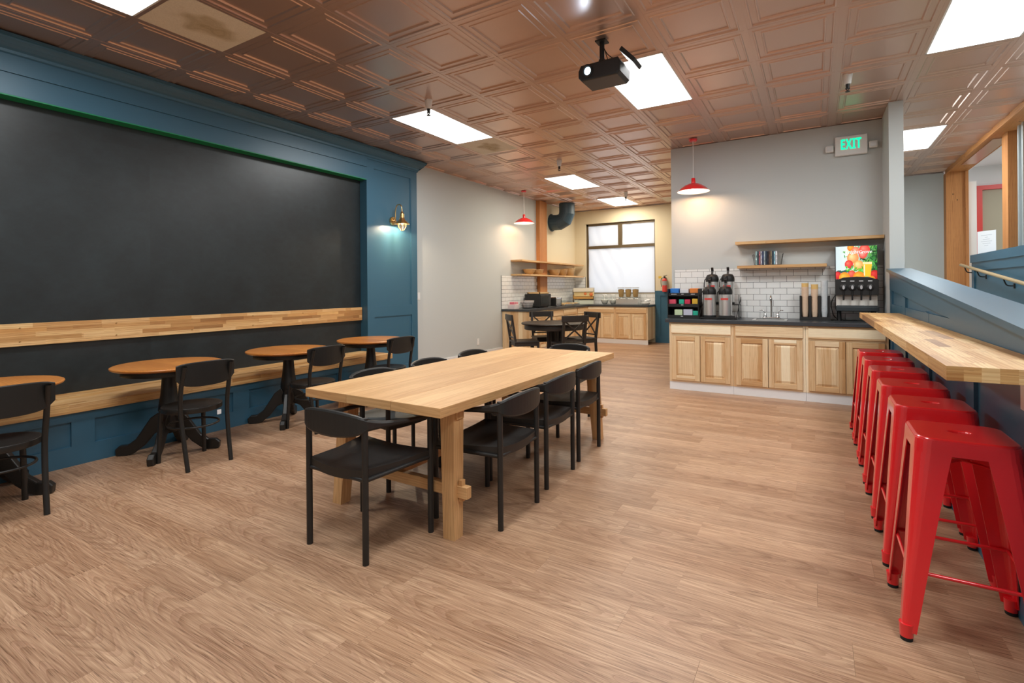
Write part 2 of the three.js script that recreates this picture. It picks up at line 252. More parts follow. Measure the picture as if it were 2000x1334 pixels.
// blue panelled frame of the chalkboard wall
{
  const t = struct('trim_1', 'dark blue painted panelling framing the chalkboard');
  const F = -2.32, z0 = -3.485, zj = -2.50, zl = 2.75, zr = 3.75;
  M('header_board', [bb(-2.47, F, 2.78, CEIL, zj, zl)], mt.blue, t);
  M('header_reveal', [bb(F, F + 0.014, 2.945, 3.075, zj, zl)], mt.blue, t);
  M('soffit', [bb(-2.449, F, 2.772, 2.781, zj, zl)], mt.green, t, 'underside of the header with a green glow painted in');  // no green lamp here: the glow is put into the board colour
  for (const [a, b] of [[z0, zj], [zl, zr]]) {
    const p = M('pilaster', [bb(-2.47, F - 0.012, 0, CEIL, a, b)], mt.blue, t);
    const s = 0.125; M('stile', [bb(F - 0.012, F, 0, CEIL, a, a + s), bb(F - 0.012, F, 0, CEIL, b - s, b)], mt.blue, p);
    M('rail', [bb(F - 0.012, F, 2.945, CEIL, a + s, b - s), bb(F - 0.012, F, 0.915, 1.06, a + s, b - s), bb(F - 0.012, F, 0, 0.2, a + s, b - s)], mt.blue, p);
    M('panel_bead', [bb(F - 0.012, F - 0.004, 1.06, 1.068, a + s, b - s), bb(F - 0.012, F - 0.004, 1.068, 2.945, b - s - 0.012, b - s), bb(F - 0.012, F - 0.004, 1.068, 2.945, a + s, a + s + 0.012)], mt.blue, p);
  }
  // crown moulding with a return at the far end
  const prof = [[0, 0], [0.012, 0], [0.012, 0.022], [0.026, 0.03], [0.03, 0.05], [0.05, 0.062], [0.078, 0.085], [0.095, 0.112], [0.098, 0.125], [0.112, 0.13], [0.112, 0.15], [0, 0.15]];
  const secs = [[zr, 0], [z0, 1]].map(([z, e]) => prof.map(([d, y]) => [F + d, 3.058 + y, z - e * d]));
  M('crown_moulding', [loft(secs), loft([prof.map(([d, y]) => [F + d, 3.058 + y, z0 - d]), prof.map(([d, y]) => [-2.47, 3.058 + y, z0 - d])])], mt.blue, t);
}
{ const b = M('chalkboard', [wuv(bb(-2.469, -2.449, 0.40, 2.776, -2.499, 2.749), 2, [0, 0])], mt.chalk); tag(b, 'large black chalkboard filling the blue panelled wall', 'chalkboard'); }
// butcher block slabs: strips of short staves
function staves(parent, axis, x0, x1, y0, y1, z0, z1, w, seed) {
  const rr = rng(seed), along = axis === 2 ? [z0, z1] : [x0, x1], acrossY = (y1 - y0) > (axis === 2 ? x1 - x0 : z1 - z0);
  const [c0, c1] = acrossY ? [y0, y1] : axis === 2 ? [x0, x1] : [z0, z1], n = Math.max(1, Math.round((c1 - c0) / w)), sw = (c1 - c0) / n, len = [0.28, 0.36, 0.44, 0.52];
  for (let k = 0; k < n; k++) { let p = along[0] - rr() * 0.3; while (p < along[1] - 0.001) { let q = p + len[Math.floor(rr() * 4)]; const a = Math.max(p, along[0]); if (along[1] - q < 0.08) q = along[1]; q = Math.min(q, along[1]); p = q; if (q - a < 0.02) continue;
    const lo = c0 + k * sw, hi = lo + sw; let g;
    if (acrossY) g = axis === 2 ? bb(x0, x1, lo, hi, a, q) : bb(a, q, lo, hi, z0, z1); else g = axis === 2 ? bb(lo, hi, y0, y1, a, q) : bb(a, q, y0, y1, lo, hi);
    const r = rr(); M('stave', [wuv(g, axis, [rr() * 2, rr() * 2])], mt.block[r < 0.28 ? 0 : r < 0.5 ? 1 : r < 0.64 ? 2 : r < 0.84 ? 3 : r < 0.9 ? 4 : 5], parent); } }
}
{
  const b = thing('back_rail', 'long butcher block back rail screwed across the chalkboard', 'rail');
  staves(b, 2, -2.449, -2.415, 0.882, 1.055, -2.49, 2.745, 0.035, 101);
  const g = new THREE.CylinderGeometry(0.006, 0.006, 0.003, 8); g.applyMatrix4(RZ(Math.PI / 2));
  for (let z = -2.2; z < 2.7; z += 0.62) for (const y of [0.915, 1.02]) piece('screw', g, mt.brass, b, -2.4145, y, z);
}
{
  const b = thing('bench', 'built-in bench with butcher block seat and blue panelled front', 'bench');
  const fx = -1.90;
  M('base', [bb(-2.449, fx - 0.022, 0, 0.395, -2.5, 2.75)], mt.blue, b);
  const pan = [[-2.5, -1.815], [-1.66, -0.60], [-0.445, 0.617], [0.757, 1.82], [1.97, 2.62]];   // recessed panels between stiles
  M('front_rail', [bb(fx - 0.022, fx, 0, 0.145, -2.5, 2.75), bb(fx - 0.022, fx, 0.328, 0.395, -2.5, 2.75)], mt.blue, b);
  const st = [[-2.5, -2.42], [-1.815, -1.66], [-0.60, -0.445], [0.617, 0.757], [1.82, 1.97], [2.62, 2.75]];
  for (const [p, q] of st) M('stile', bb(fx - 0.022, fx, 0.145, 0.328, p, q), mt.blue, b);
  const seat = M('seat_core', bb(-2.449, -1.93, 0.396, 0.43, -2.5, 2.75), mt.block[2], b);
  staves(b, 2, -2.449, -1.87, 0.43, 0.462, -2.5, 2.75, 0.045, 103);
  M('seat_edge', [wuv(bb(-1.93, -1.87, 0.398, 0.43, -2.5, 2.75), 2)], mt.block[1], b);
}
// ramp knee wall with sloping cap
{
  const w = struct('wall_ramp', 'dark blue panelled half wall with a sloping cap beside the bar');
  const capY = (z) => 1.452 + (-4.0 - z) * 0.0826, zf = -4.21, zn = 2.2;
  const core = prism([[-zn, 0], [-zf, 0], [-zf, capY(zf) - 0.03], [-zn, capY(zn) - 0.03]], 0.11); core.applyMatrix4(RY(Math.PI / 2)); core.translate(3.615, 0, 0);
  M('core', core, mt.blue, w);
  const slab = (x0, x1, a, b, yb, yt) => { const g = prism([[-b, yb(b)], [-a, yb(a)], [-a, yt(a)], [-b, yt(b)]], x1 - x0); g.applyMatrix4(RY(Math.PI / 2)); g.translate((x0 + x1) / 2, 0, 0); return g; };
  M('cap', slab(3.515, 3.72, zf, zn, (z) => capY(z) - 0.03, capY), mt.blue, w);
  M('cap_bead', slab(3.535, 3.548, zf, zn, (z) => capY(z) - 0.05, (z) => capY(z) - 0.03), mt.blue, w);
  M('sloping_rail', slab(3.542, 3.56, zf, zn, (z) => Math.max(capY(z) - 0.22, 0.9), (z) => capY(z) - 0.03), mt.blue, w);
  for (const [a, b] of [[-4.21, -4.08], [-3.36, -3.18], [-2.28, -2.13], [-1.15, -1.0], [-0.1, 0.05], [1.05, 1.2]]) M('stile', slab(3.5435, 3.561, a, b, () => 0.002, (z) => capY(z) - 0.2), mt.blue, w);
  M('rail', [bb(3.545, 3.562, 0.97, 1.10, zf + 0.001, zn - 0.001), bb(3.545, 3.562, 0, 0.16, zf + 0.001, zn - 0.001)], mt.blue, w);
}
// half wall, handrail, timber frame and metal studs at the ramp
{
  const w = struct('wall_half', 'blue half wall with cap on the far side of the ramp');
  M('core', bb(4.93, 5.04, 0, 1.62, -7.75, -5.3), mt.blue, w); M('cap', bb(4.90, 5.06, 1.62, 1.735, -7.75, -5.3), mt.blue, w); M('stile', bb(4.915, 4.93, 0.4, 1.62, -7.75, -7.62), mt.blue, w); M('rail', bb(4.915, 4.93, 1.5, 1.62, -7.62, -5.3), mt.blue, w);
}
{
  const t = struct('trim_2', 'rough timber beam above the ramp opening');
  M('beam', [wuv(bb(4.79, 5.06, CEIL - 0.035, CEIL + 0.15, -8.62, 4.3), 2)], mt.fir, t);
  M('embossed_strip', bb(4.86, 5.03, CEIL - 0.045, CEIL - 0.035, -8.0, -6.4), mt.copper, t, 'embossed copper strip under the beam');
  M('edge_board', [wuv(bb(4.765, 4.79, CEIL - 0.06, CEIL + 0.02, -8.62, 4.3), 2)], mt.fir, t);
}
{
  const t = struct('trim_3', 'wide rough timber post at the top of the ramp');
  M('post', [wuv(bb(4.775, 5.02, 0, CEIL - 0.035, -8.85, -8.62), 1)], mt.fir, t);
  M('edge_strip', [wuv(bb(5.02, 5.06, 0, CEIL - 0.035, -8.85, -8.60), 1)], mt.fir, t);
  M('casing', bb(5.07, 5.18, 0.78, 3.0, -8.8, -8.70), mt.white, t);
}
structM('trim_4', [wuv(bb(4.92, 5.05, 1.735, CEIL - 0.035, -6.3, -6.08), 1)], mt.fir, 'narrow timber post on the blue half wall');
for (const z of [-5.86, -5.72]) { const s = structM('trim_' + (z < -5.8 ? 5 : 6), [bb(4.95, 4.985, 1.735, CEIL - 0.035, z, z + 0.05), bb(4.985, 5.03, 1.735, CEIL - 0.035, z, z + 0.006)], mt.zinc, 'galvanised steel stud above the blue half wall'); s.userData.label += z < -5.8 ? ' next to the narrow post' : ' next to the wood strip'; }
structM('trim_7', [wuv(bb(4.94, 4.99, 1.735, CEIL - 0.035, -5.57, -5.5), 1)], mt.fir, 'thin wooden strip at the end of the pale wall');
{
  const d = struct('door_1', 'red door frame with a beige door in the room beyond the ramp');
  M('jamb', [bb(5.47, 5.56, 0.78, 3.05, -10.2, -10.12), bb(6.38, 6.47, 0.78, 3.05, -10.2, -10.12)], mt.redDoor, d); M('head', bb(5.47, 6.47, 3.05, 3.13, -10.2, -10.12), mt.redDoor, d);
  M('door_leaf', bb(5.56, 6.38, 0.78, 3.05, -10.2, -10.17), mt.beige, d); M('door_handle', [rod([5.62, 1.75, -10.17], [5.62, 1.75, -10.12], 0.012), rod([5.62, 1.75, -10.12], [5.72, 1.75, -10.12], 0.012)], mt.steel, d);
}
{
  const h = thing('handrail', 'sloping tan wooden handrail on black brackets along the ramp', 'handrail');
  M('rail', rod([4.83, 1.60, -7.95], [4.83, 1.06, -3.0], 0.022), mt.tan, h);
  for (const z of [-7.72, -7.05, -5.9, -4.6]) M('bracket', [tube([[4.93, 1.47 + (-7.7 - z) * 0.109, z], [4.86, 1.48 + (-7.7 - z) * 0.109, z], [4.83, 1.55 + (-7.7 - z) * 0.109, z]], 0.008, 10, 6), box(0.012, 0.06, 0.04, 4.924, 1.47 + (-7.7 - z) * 0.109, z)], mt.black, h);
}
{
  const tx = canvasTex(256, 330, (c, w, h) => { c.fillStyle = '#eceff4'; c.fillRect(0, 0, w, h); c.fillStyle = '#9aa2ad'; const rows = [[60, 150], [90, 40], [120, 100], [150, 150], [180, 110], [210, 60]]; for (const [y, l] of rows) for (let x = w / 2 - l / 2; x < w / 2 + l / 2 - 8; x += 14) c.fillRect(x, y, 10, 5); });
  const s = M('paper_sign', bb(4.965, 4.968, 1.735, 2.06, -7.42, -7.14), std({ map: tx, roughness: 0.8 })); s.geometry.applyMatrix4(new THREE.Matrix4().makeTranslation(-4.9665, 0, 7.28)); s.rotation.y = 0.55; s.position.set(4.985, 0, -7.28); tag(s, 'white printed notice standing on the blue half wall', 'sign');
}
// cream end wall: blue wainscot
{
  const t = struct('trim_8', 'dark blue wainscot below the fire extinguisher');
  M('panel', bb(-0.345, 1.155, 0, 1.19, -9.42, -9.408), mt.blue, t); M('cap_rail', bb(-0.345, 1.155, 1.09, 1.205, -9.408, -9.39), mt.blue, t); M('stile', [bb(-0.345, -0.22, 0.14, 1.09, -9.408, -9.395), bb(0.5, 0.62, 0.14, 1.09, -9.408, -9.395)], mt.blue, t); M('base_rail', bb(-0.345, 1.155, 0, 0.14, -9.408, -9.395), mt.blue, t);
}
// window with brown frame, covered by white sheeting
{
  const w = struct('window_1', 'brown framed window covered with white sheeting');
  const x0 = -2.09, x1 = -0.345, y0 = 1.145, y1 = 2.88, z = -9.52;
  M('frame', [bb(x0, x0 + 0.05, y0, y1, z - 0.04, z + 0.04), bb(x1 - 0.03, x1, y0, y1, z - 0.04, z + 0.04), bb(x0, x1, y1 - 0.055, y1, z - 0.04, z + 0.04), bb(x0, x1, y0, y0 + 0.02, z - 0.04, z + 0.04)], mt.bronze, w);
  M('transom', bb(x0, x1, 2.255, 2.325, z - 0.04, z + 0.045), mt.bronze, w); M('mullion', bb(-1.26, -1.16, 2.325, y1 - 0.05, z - 0.04, z + 0.045), mt.bronze, w);
  M('pane', [bb(x0 + 0.05, -1.26, 2.325, y1 - 0.055, z - 0.004, z + 0.002), bb(-1.16, x1 - 0.03, 2.325, y1 - 0.055, z - 0.004, z + 0.002), bb(x0 + 0.05, x1 - 0.03, y0 + 0.02, 2.255, z - 0.004, z + 0.002)], mt.glass, w);
  const sheet = (a, b, c, d, seed) => { const g = new THREE.PlaneGeometry(b - a, d - c, 60, 40), p = g.attributes.position, n = noiser(seed, 64); for (let i = 0; i < p.count; i++) { const x = p.getX(i), y = p.getY(i); p.setZ(i, 0.012 * Math.sin((x * 1.4 + y * 0.55) * 16 + 3 * n(x * 2, y * 2)) * (0.35 + n(x * 3 + 9, y * 1.2)) * sst(-0.9, 0.6, -x)); } g.computeVertexNormals(); g.translate((a + b) / 2, (c + d) / 2, z + 0.022); return g; };
  M('white_sheet', sheet(x0 + 0.05, -1.26, 2.325, y1 - 0.055, 5), mt.sheet, w); M('white_sheet', sheet(-1.16, x1 - 0.03, 2.325, y1 - 0.055, 6), mt.sheet, w); M('white_sheet', sheet(x0 + 0.05, x1 - 0.03, y0 + 0.02, 2.255, 7), mt.sheet, w);
}
structM('trim_9', [wuv(bb(-2.39, -2.30, 0.89, CEIL, -7.72, -7.38), 1)], mt.fir, 'rough timber post on the side wall behind the shelves');

// ================================================================ LIGHT FITTINGS
{
  const lab = ['fluorescent ceiling panel next to the stained ceiling tile', 'fluorescent ceiling panel above the oak table with a brown tile at its end', 'fluorescent ceiling panel behind the projector', 'fluorescent ceiling panel over the dark round table', 'fluorescent ceiling panel beside the window wall', 'frosted fluorescent ceiling panel above the bar counter', 'fluorescent ceiling panel above the ramp', 'fluorescent ceiling panel near the middle of the room', 'fluorescent ceiling panel near the room entrance'];
  globalThis.panelSpots.forEach(([k, a], i) => {
    const x = (k + 0.5) * T, z = -(a + 1) * T, L = (k === -2 && a === 13) ? 1.9 * T : 2 * T;
    const t = thing('ceiling_light', lab[i], 'light', [x, CEIL, z], 0, 'ceiling light panels');
    const w = T - 0.026, d = L - 0.026;
    M('frame', [bb(-w / 2, -w / 2 + 0.012, 0, 0.03, -d / 2, d / 2), bb(w / 2 - 0.012, w / 2, 0, 0.03, -d / 2, d / 2), bb(-w / 2, w / 2, 0, 0.03, -d / 2, -d / 2 + 0.012), bb(-w / 2, w / 2, 0, 0.03, d / 2 - 0.012, d / 2), bb(-w / 2, w / 2, 0.03, 0.1, -d / 2, d / 2)], mt.white, t);
    M('diffuser', bb(-w / 2 + 0.012, w / 2 - 0.012, 0.012, 0.02, -d / 2 + 0.012, d / 2 - 0.012), mt.diffuser, t);
    // warmer tubes in the kitchen corner
    const l = new THREE.RectAreaLight(lin(...(k === -2 && a >= 9 ? [1.0, 0.9, 0.72] : PANEL_COLOR)), PANEL, w - 0.03, d - 0.03); l.rotation.x = -Math.PI / 2; l.position.y = 0.008; t.add(l);
  });
  const t = thing('ceiling_light', 'unseen ceiling panel added to brighten the room beyond the ramp', 'light', [6.3, 3.5, -8.2], 0, 'ceiling light panels');  // out-of-view panel, added so the white wall beyond comes out bright
  M('frame', bb(-0.3, 0.3, -0.02, 0, -0.6, 0.6), mt.white, t); M('diffuser', bb(-0.28, 0.28, -0.024, -0.02, -0.58, 0.58), mt.diffuser, t);
  const l = new THREE.RectAreaLight(lin(0.96, 0.99, 1.0), PANEL, 0.56, 1.16); l.rotation.x = -Math.PI / 2; l.position.y = -0.03; t.add(l);
}
function pendant(x, z, yb, label) {
  const t = thing('pendant_lamp', label, 'lamp', [x, CEIL, z], 0, 'red pendant lamps');
  const b = yb - CEIL;
  M('canopy', cyl(0.045, 0.055, 0.025, 0, -0.0125, 0), mt.red, t); M('cord', rod([0, 0, 0], [0, b + 0.16, 0], 0.004), mt.white, t);
  M('cap', lathe([[0.0001, b + 0.17], [0.024, b + 0.17], [0.027, b + 0.11], [0.032, b + 0.10]]), mt.red, t);
  const sh = M('shade', lathe([[0.026, b + 0.105], [0.06, b + 0.098], [0.11, b + 0.075], [0.16, b + 0.04], [0.185, b + 0.012], [0.2, b + 0.0], [0.2, b - 0.004]], 40), mt.red, t);
  M('shade_lining', lathe([[0.2, b - 0.004], [0.196, b - 0.001], [0.182, b + 0.009], [0.156, b + 0.036], [0.107, b + 0.070], [0.058, b + 0.092], [0.02, b + 0.098], [0.0001, b + 0.098]], 40), std({ color: lin(0.82, 0.8, 0.76), roughness: 0.6, side: THREE.DoubleSide }), sh, 'white enamel lining');
  M('bulb', new THREE.SphereGeometry(0.03, 16, 12).translate(0, b + 0.045, 0), mt.bulb, t);
  const l = new THREE.PointLight(lin(1, 0.62, 0.38), PENDANT); l.position.set(0, b + 0.045, 0); l.castShadow = true; l.shadow.radius = 2.5; t.add(l);
}
pendant(1.517, -4.49, 2.535, 'red dome pendant lamp over the coffee counter');
pendant(-2.064, -6.288, 2.575, 'red dome pendant lamp beside the timber post');
{ // brass wall sconce
  const t = thing('wall_sconce', 'brass gooseneck wall sconce with a clear bulb on the blue pilaster', 'lamp', [-2.322, 2.27, -2.98]);
  const pl = new THREE.CylinderGeometry(0.055, 0.06, 0.02, 28); pl.applyMatrix4(RZ(-Math.PI / 2)); pl.translate(0.008, 0, 0); M('wall_plate', [pl, new THREE.SphereGeometry(0.025, 14, 10).translate(0.02, 0, 0)], mt.brass, t);
  M('arm', tube([[0.02, 0, 0], [0.05, 0.02, 0], [0.055, 0.12, 0], [0.075, 0.2, 0], [0.12, 0.225, 0], [0.165, 0.2, 0], [0.18, 0.13, 0], [0.18, 0.1, 0]], 0.008, 40, 8), mt.brass, t);
  M('socket', lathe([[0.0001, 0.115], [0.018, 0.115], [0.022, 0.09], [0.03, 0.085], [0.03, 0.03], [0.034, 0.02]]).translate(0.18, 0, 0), mt.brass, t);
  M('shade', lathe([[0.03, 0.035], [0.045, 0.0], [0.105, -0.055], [0.108, -0.06], [0.104, -0.058], [0.044, -0.006], [0.028, 0.03]], 36).translate(0.18, 0, 0), mt.brass, t);
  M('bulb', new THREE.SphereGeometry(0.024, 16, 12).scale(1, 1.3, 1).translate(0.18, -0.03, 0), mt.bulb, t);
  M('globe', lathe([[0.05, -0.03], [0.052, -0.07], [0.047, -0.105], [0.03, -0.135], [0.0001, -0.145]], 24).translate(0.18, 0, 0), mt.glass, t);
  const cage = []; for (let k = 0; k < 3; k++) { const a = k * Math.PI / 3, c = Math.cos(a), s = Math.sin(a); cage.push(tube([[0.18 + 0.055 * c, -0.04, 0.055 * s], [0.18 + 0.054 * c, -0.1, 0.054 * s], [0.18, -0.155, 0], [0.18 - 0.054 * c, -0.1, -0.054 * s], [0.18 - 0.055 * c, -0.04, -0.055 * s]], 0.003, 24, 6)); } M('cage', cage, mt.brass, t);
  const l = new THREE.PointLight(lin(1, 0.75, 0.5), 2.6); l.position.set(0.18, -0.03, 0); l.castShadow = true; t.add(l);
}

// ================================================================ FURNITURE
{ // oak trestle table
  const t = thing('dining_table', 'long light oak trestle dining table with a plank top', 'table', [0.808, 0, -0.795], -0.012);
  const W = 1.03, L = 2.345, y = 0.72, th = 0.05;
  const edges = [-0.515, -0.16, 0.18, 0.515];
  for (let i = 0; i < 3; i++) M('plank', [wuv(rb(edges[i + 1] - edges[i] - 0.0015, th, L, 0.003, (edges[i] + edges[i + 1]) / 2, y - th / 2, 0, 1), 2)], i === 1 ? mt.oakB : mt.oak, t);
  for (const e of [-1, 1]) {
    for (const s of [-1, 1]) { // tapered leg, splayed outward at the foot
      const f = [s * 0.435, e * 0.985], q = [s * 0.40, e * 0.945];
      const sec = (x, z, yy, hx, hz) => [[x - hx, yy, z - hz], [x + hx, yy, z - hz], [x + hx, yy, z + hz], [x - hx, yy, z + hz]];
      M('leg', [wuv(loft([sec(q[0], q[1], y - th, 0.046, 0.042), sec(f[0], f[1], 0, 0.036, 0.036)]), 1)], mt.oak, t);
      M('wedge', [wuv(box(0.022, 0.11, 0.028, s * 0.478, 0.245, e * 0.963), 1)], mt.oakB, t);
    }
    M('cross_bar', [wuv(rb(1.05, 0.062, 0.04, 0.003, 0, 0.24, e * 0.963, 1), 0)], mt.oak, t);
    M('top_batten', [wuv(rb(0.92, 0.06, 0.06, 0.004, 0, y - th - 0.03, e * 0.945, 1), 0)], mt.oakB, t);
  }
  M('stretcher', [wuv(rb(0.08, 0.05, 1.94, 0.003, 0, 0.272, 0, 1), 2)], mt.oak, t);
}
function makeDiningChair() {   // black shell armchair, front toward -z
  const t = thing('dining_chair', 'black armchair', 'chair', [0, 0, 0], 0, 'black armchairs around the oak table');
  const bw = 0.203, fw = 0.258, zb = 0.20, zf = -0.20, top = 0.70;
  for (const s of [-1, 1]) { M('leg', rod([s * bw, 0, zb], [s * bw, 0.69, zb], 0.0155, 14), mt.plastic, t); M('leg', rod([s * fw, 0, zf], [s * fw, 0.632, zf], 0.0155, 14), mt.plastic, t); }
  // back band and arms as one curved ribbon
  const path = [], add = (x, z, y0, y1, th) => path.push({ x, z, y0, y1, t: th });
  const half = []; for (let i = 0; i <= 10; i++) { const u = i / 10, x = mix(fw, bw + 0.004, u * u * (3 - 2 * u)), z = mix(zf - 0.008, zb, u); half.push([x, z, mix(0.612, 0.628, u), 0.636 + 0.05 * Math.pow(u, 3), 0.03]); }
  const back = []; for (let i = 1; i <= 10; i++) { const a = i / 10 * Math.PI / 2; back.push([(bw + 0.004) * Math.cos(a), zb + 0.05 * Math.sin(a), 0.628 - 0.035 * Math.sin(a), 0.686 + 0.034 * Math.sin(a), 0.024]); }
  for (const p of half) add(...p); for (const p of back) add(...p); for (const p of back.slice(0, -1).reverse()) add(-p[0], p[1], p[2], p[3], p[4]); for (const p of half.slice().reverse()) add(-p[0], p[1], p[2], p[3], p[4]);
  M('backrest', ribbon(path), mt.plastic, t);
  // dished seat with a turned-down edge
  const nx = 14, nzz = 14, P = (i, j, dn) => { const u = i / nx * 2 - 1, v = j / nzz, z = mix(zf - 0.015, zb + 0.0, v) + (v > 0.9 ? 0.012 * (1 - u * u) * (v - 0.9) * 10 : 0), w = mix(fw + 0.008, bw - 0.005, v); const y = 0.418 + 0.016 * u * u + 0.010 * Math.abs(2 * v - 1) - dn; return [u * w, y, z]; };
  const pos = [], q = (a, b, c, d) => pos.push(...a, ...b, ...c, ...a, ...c, ...d);
  for (let i = 0; i < nx; i++) for (let j = 0; j < nzz; j++) { q(P(i, j, 0), P(i, j + 1, 0), P(i + 1, j + 1, 0), P(i + 1, j, 0)); q(P(i, j, 0.022), P(i + 1, j, 0.022), P(i + 1, j + 1, 0.022), P(i, j + 1, 0.022)); }
  for (let i = 0; i < nx; i++) { q(P(i, 0, 0), P(i + 1, 0, 0), P(i + 1, 0, 0.045), P(i, 0, 0.045)); q(P(i + 1, nzz, 0), P(i, nzz, 0), P(i, nzz, 0.045), P(i + 1, nzz, 0.045)); }
  for (let j = 0; j < nzz; j++) { const e = 0.04 + 0.014 * Math.pow(Math.abs(j / nzz * 2 - 1), 3); q(P(0, j + 1, 0), P(0, j, 0), P(0, j, e), P(0, j + 1, e)); q(P(nx, j, 0), P(nx, j + 1, 0), P(nx, j + 1, e), P(nx, j, e)); }
  const g = new THREE.BufferGeometry(); g.setAttribute('position', new THREE.Float32BufferAttribute(pos, 3)); g.setAttribute('uv', new THREE.Float32BufferAttribute(new Float32Array(pos.length / 3 * 2), 2)); g.computeVertexNormals();
  M('seat', g, mt.plastic, t);
  M('seat_frame', [rod([-fw, 0.405, zf], [-bw, 0.395, zb], 0.011), rod([fw, 0.405, zf], [bw, 0.395, zb], 0.011), rod([-fw, 0.4, zf], [fw, 0.4, zf], 0.01), rod([-bw, 0.395, zb], [bw, 0.395, zb], 0.01)], mt.plastic, t);
  return t;
}
{
  const c = makeDiningChair(); const H = Math.PI / 2;
  c.position.set(0.835, 0, 0.41); c.userData.label = 'black armchair at the end of the oak table away from the kitchen';
  const side = 'black armchair along the bar side of the oak table', far = 'black armchair along the bench side of the oak table';
  copy(c, [1.21, 0, -0.19], H, side + ', farthest from the drinks counter'); copy(c, [1.17, 0, -0.80], H, side + ', middle of three'); copy(c, [1.14, 0, -1.375], H, side + ', closest to the drinks counter');
  copy(c, [0.31, 0, -0.32], -H, far + ', farthest from the kitchen'); copy(c, [0.31, 0, -0.93], -H, far + ', middle of three'); copy(c, [0.30, 0, -1.56], -H, far + ', closest to the grey wall');
  copy(c, [0.70, 0, -2.22], Math.PI, 'black armchair at the end of the oak table facing away from the kitchen');
}
function makeBistroTable() {
  const t = thing('bistro_table', 'bistro table', 'table', [0, 0, 0], 0, 'pedestal bistro tables along the bench'), h = 0.714;
  M('table_top', [wuv(lathe([[0.0001, h - 0.028], [0.355, h - 0.028], [0.374, h - 0.02], [0.38, h - 0.012], [0.378, h - 0.005], [0.366, h], [0.0001, h]], 56), 0)], mt.honey, t, 'round honey-stained wooden top');
  M('apron', lathe([[0.30, h - 0.028], [0.312, h - 0.03], [0.312, h - 0.07], [0.30, h - 0.074], [0.28, h - 0.074]], 48), mt.blackWood, t);
  M('column', lathe([[0.0001, 0.16], [0.05, 0.16], [0.062, 0.2], [0.064, 0.26], [0.052, 0.29], [0.06, 0.31], [0.075, 0.34], [0.07, 0.39], [0.058, 0.47], [0.048, 0.6], [0.052, 0.65], [0.09, 0.672], [0.09, 0.688], [0.0001, 0.69]], 28), mt.blackWood, t);
  const prof = [[0.03, 0.30], [0.07, 0.315], [0.12, 0.28], [0.17, 0.2], [0.22, 0.12], [0.28, 0.075], [0.335, 0.072], [0.358, 0.05], [0.354, 0.012], [0.335, 0.0], [0.30, 0.002], [0.24, 0.022], [0.17, 0.08], [0.11, 0.16], [0.07, 0.18], [0.03, 0.18]];
  for (let k = 0; k < 4; k++) { const g = prism(prof, 0.046, 0.008); g.applyMatrix4(RY(Math.PI / 4 + k * Math.PI / 2)); M('leg', g, mt.blackWood, t); }
  return t;
}
function makeBistroChair() {   // black bentwood chair, front toward -z
  const t = thing('bistro_chair', 'bistro chair', 'chair', [0, 0, 0], 0, 'black bistro chairs'), sw = 0.19;
  const seat = lathe([[0.0001, 0.424], [0.13, 0.422], [0.175, 0.432], [0.195, 0.434], [0.2, 0.43], [0.2, 0.398], [0.19, 0.392], [0.0001, 0.392]], 40); seat.scale(1, 1, 0.98); M('seat', seat, mt.blackWood, t);
  for (const s of [-1, 1]) {
    M('back_leg', tube([[s * 0.153, 0, 0.245], [s * 0.158, 0.2, 0.205], [s * 0.165, 0.41, 0.175], [s * 0.17, 0.58, 0.19], [s * 0.165, 0.755, 0.235]], 0.0155, 24, 10), mt.blackWood, t);
    M('front_leg', rod([s * 0.165, 0, -0.155], [s * 0.15, 0.40, -0.14], 0.0155), mt.blackWood, t);
  }
  const path = []; for (let i = 0; i <= 14; i++) { const u = i / 7 - 1, e = 1 - Math.pow(Math.abs(u), 6); path.push({ x: u * 0.205, z: 0.197 + 0.03 * (1 - u * u), y0: 0.612 + 0.04 * (1 - e) - 0.016 * (1 - u * u), y1: 0.772 + 0.006 * (1 - u * u) - 0.012 * (1 - e), t: 0.014 }); }
  M('backrest', ribbon(path), mt.blackWood, t);
  const ring = []; for (let k = 0; k < 16; k++) { const a = k / 16 * Math.PI * 2; ring.push([0.165 * Math.cos(a), 0.29, 0.02 + 0.17 * Math.sin(a)]); } M('ring_stretcher', tube(ring, 0.008, 60, 8, true), mt.blackWood, t);
  return t;
}
{
  const bt = makeBistroTable(), bc = makeBistroChair(); const H = Math.PI / 2;
  const z = [1.27, 0.223, -0.845, -1.915], lt = ['round honey-topped bistro table farthest from the blue pilaster', 'round honey-topped bistro table, second along the bench', 'round honey-topped bistro table, third along the bench', 'round honey-topped bistro table next to the blue pilaster'];
  const lc = ['black bentwood bistro chair farthest from the blue pilaster', 'black bentwood bistro chair with a white tag under the seat', 'black bentwood bistro chair at the third bench table', 'black bentwood bistro chair in front of the blue pilaster'];
  z.forEach((q, i) => { const a = i ? copy(bt, [-1.635, 0, q], 0.02) : bt; a.position.set(-1.635, 0, q); a.userData.label = lt[i]; const cp = [-1.245, 0, [1.31, 0.241, -0.83, -1.80][i]]; const c = i ? copy(bc, cp, H) : bc; c.position.set(...cp); c.rotation.y = H; c.userData.label = lc[i]; if (i === 1) M('care_tag', box(0.03, 0.035, 0.002, 0.1, 0.372, 0.185), mt.paper, c); });
}
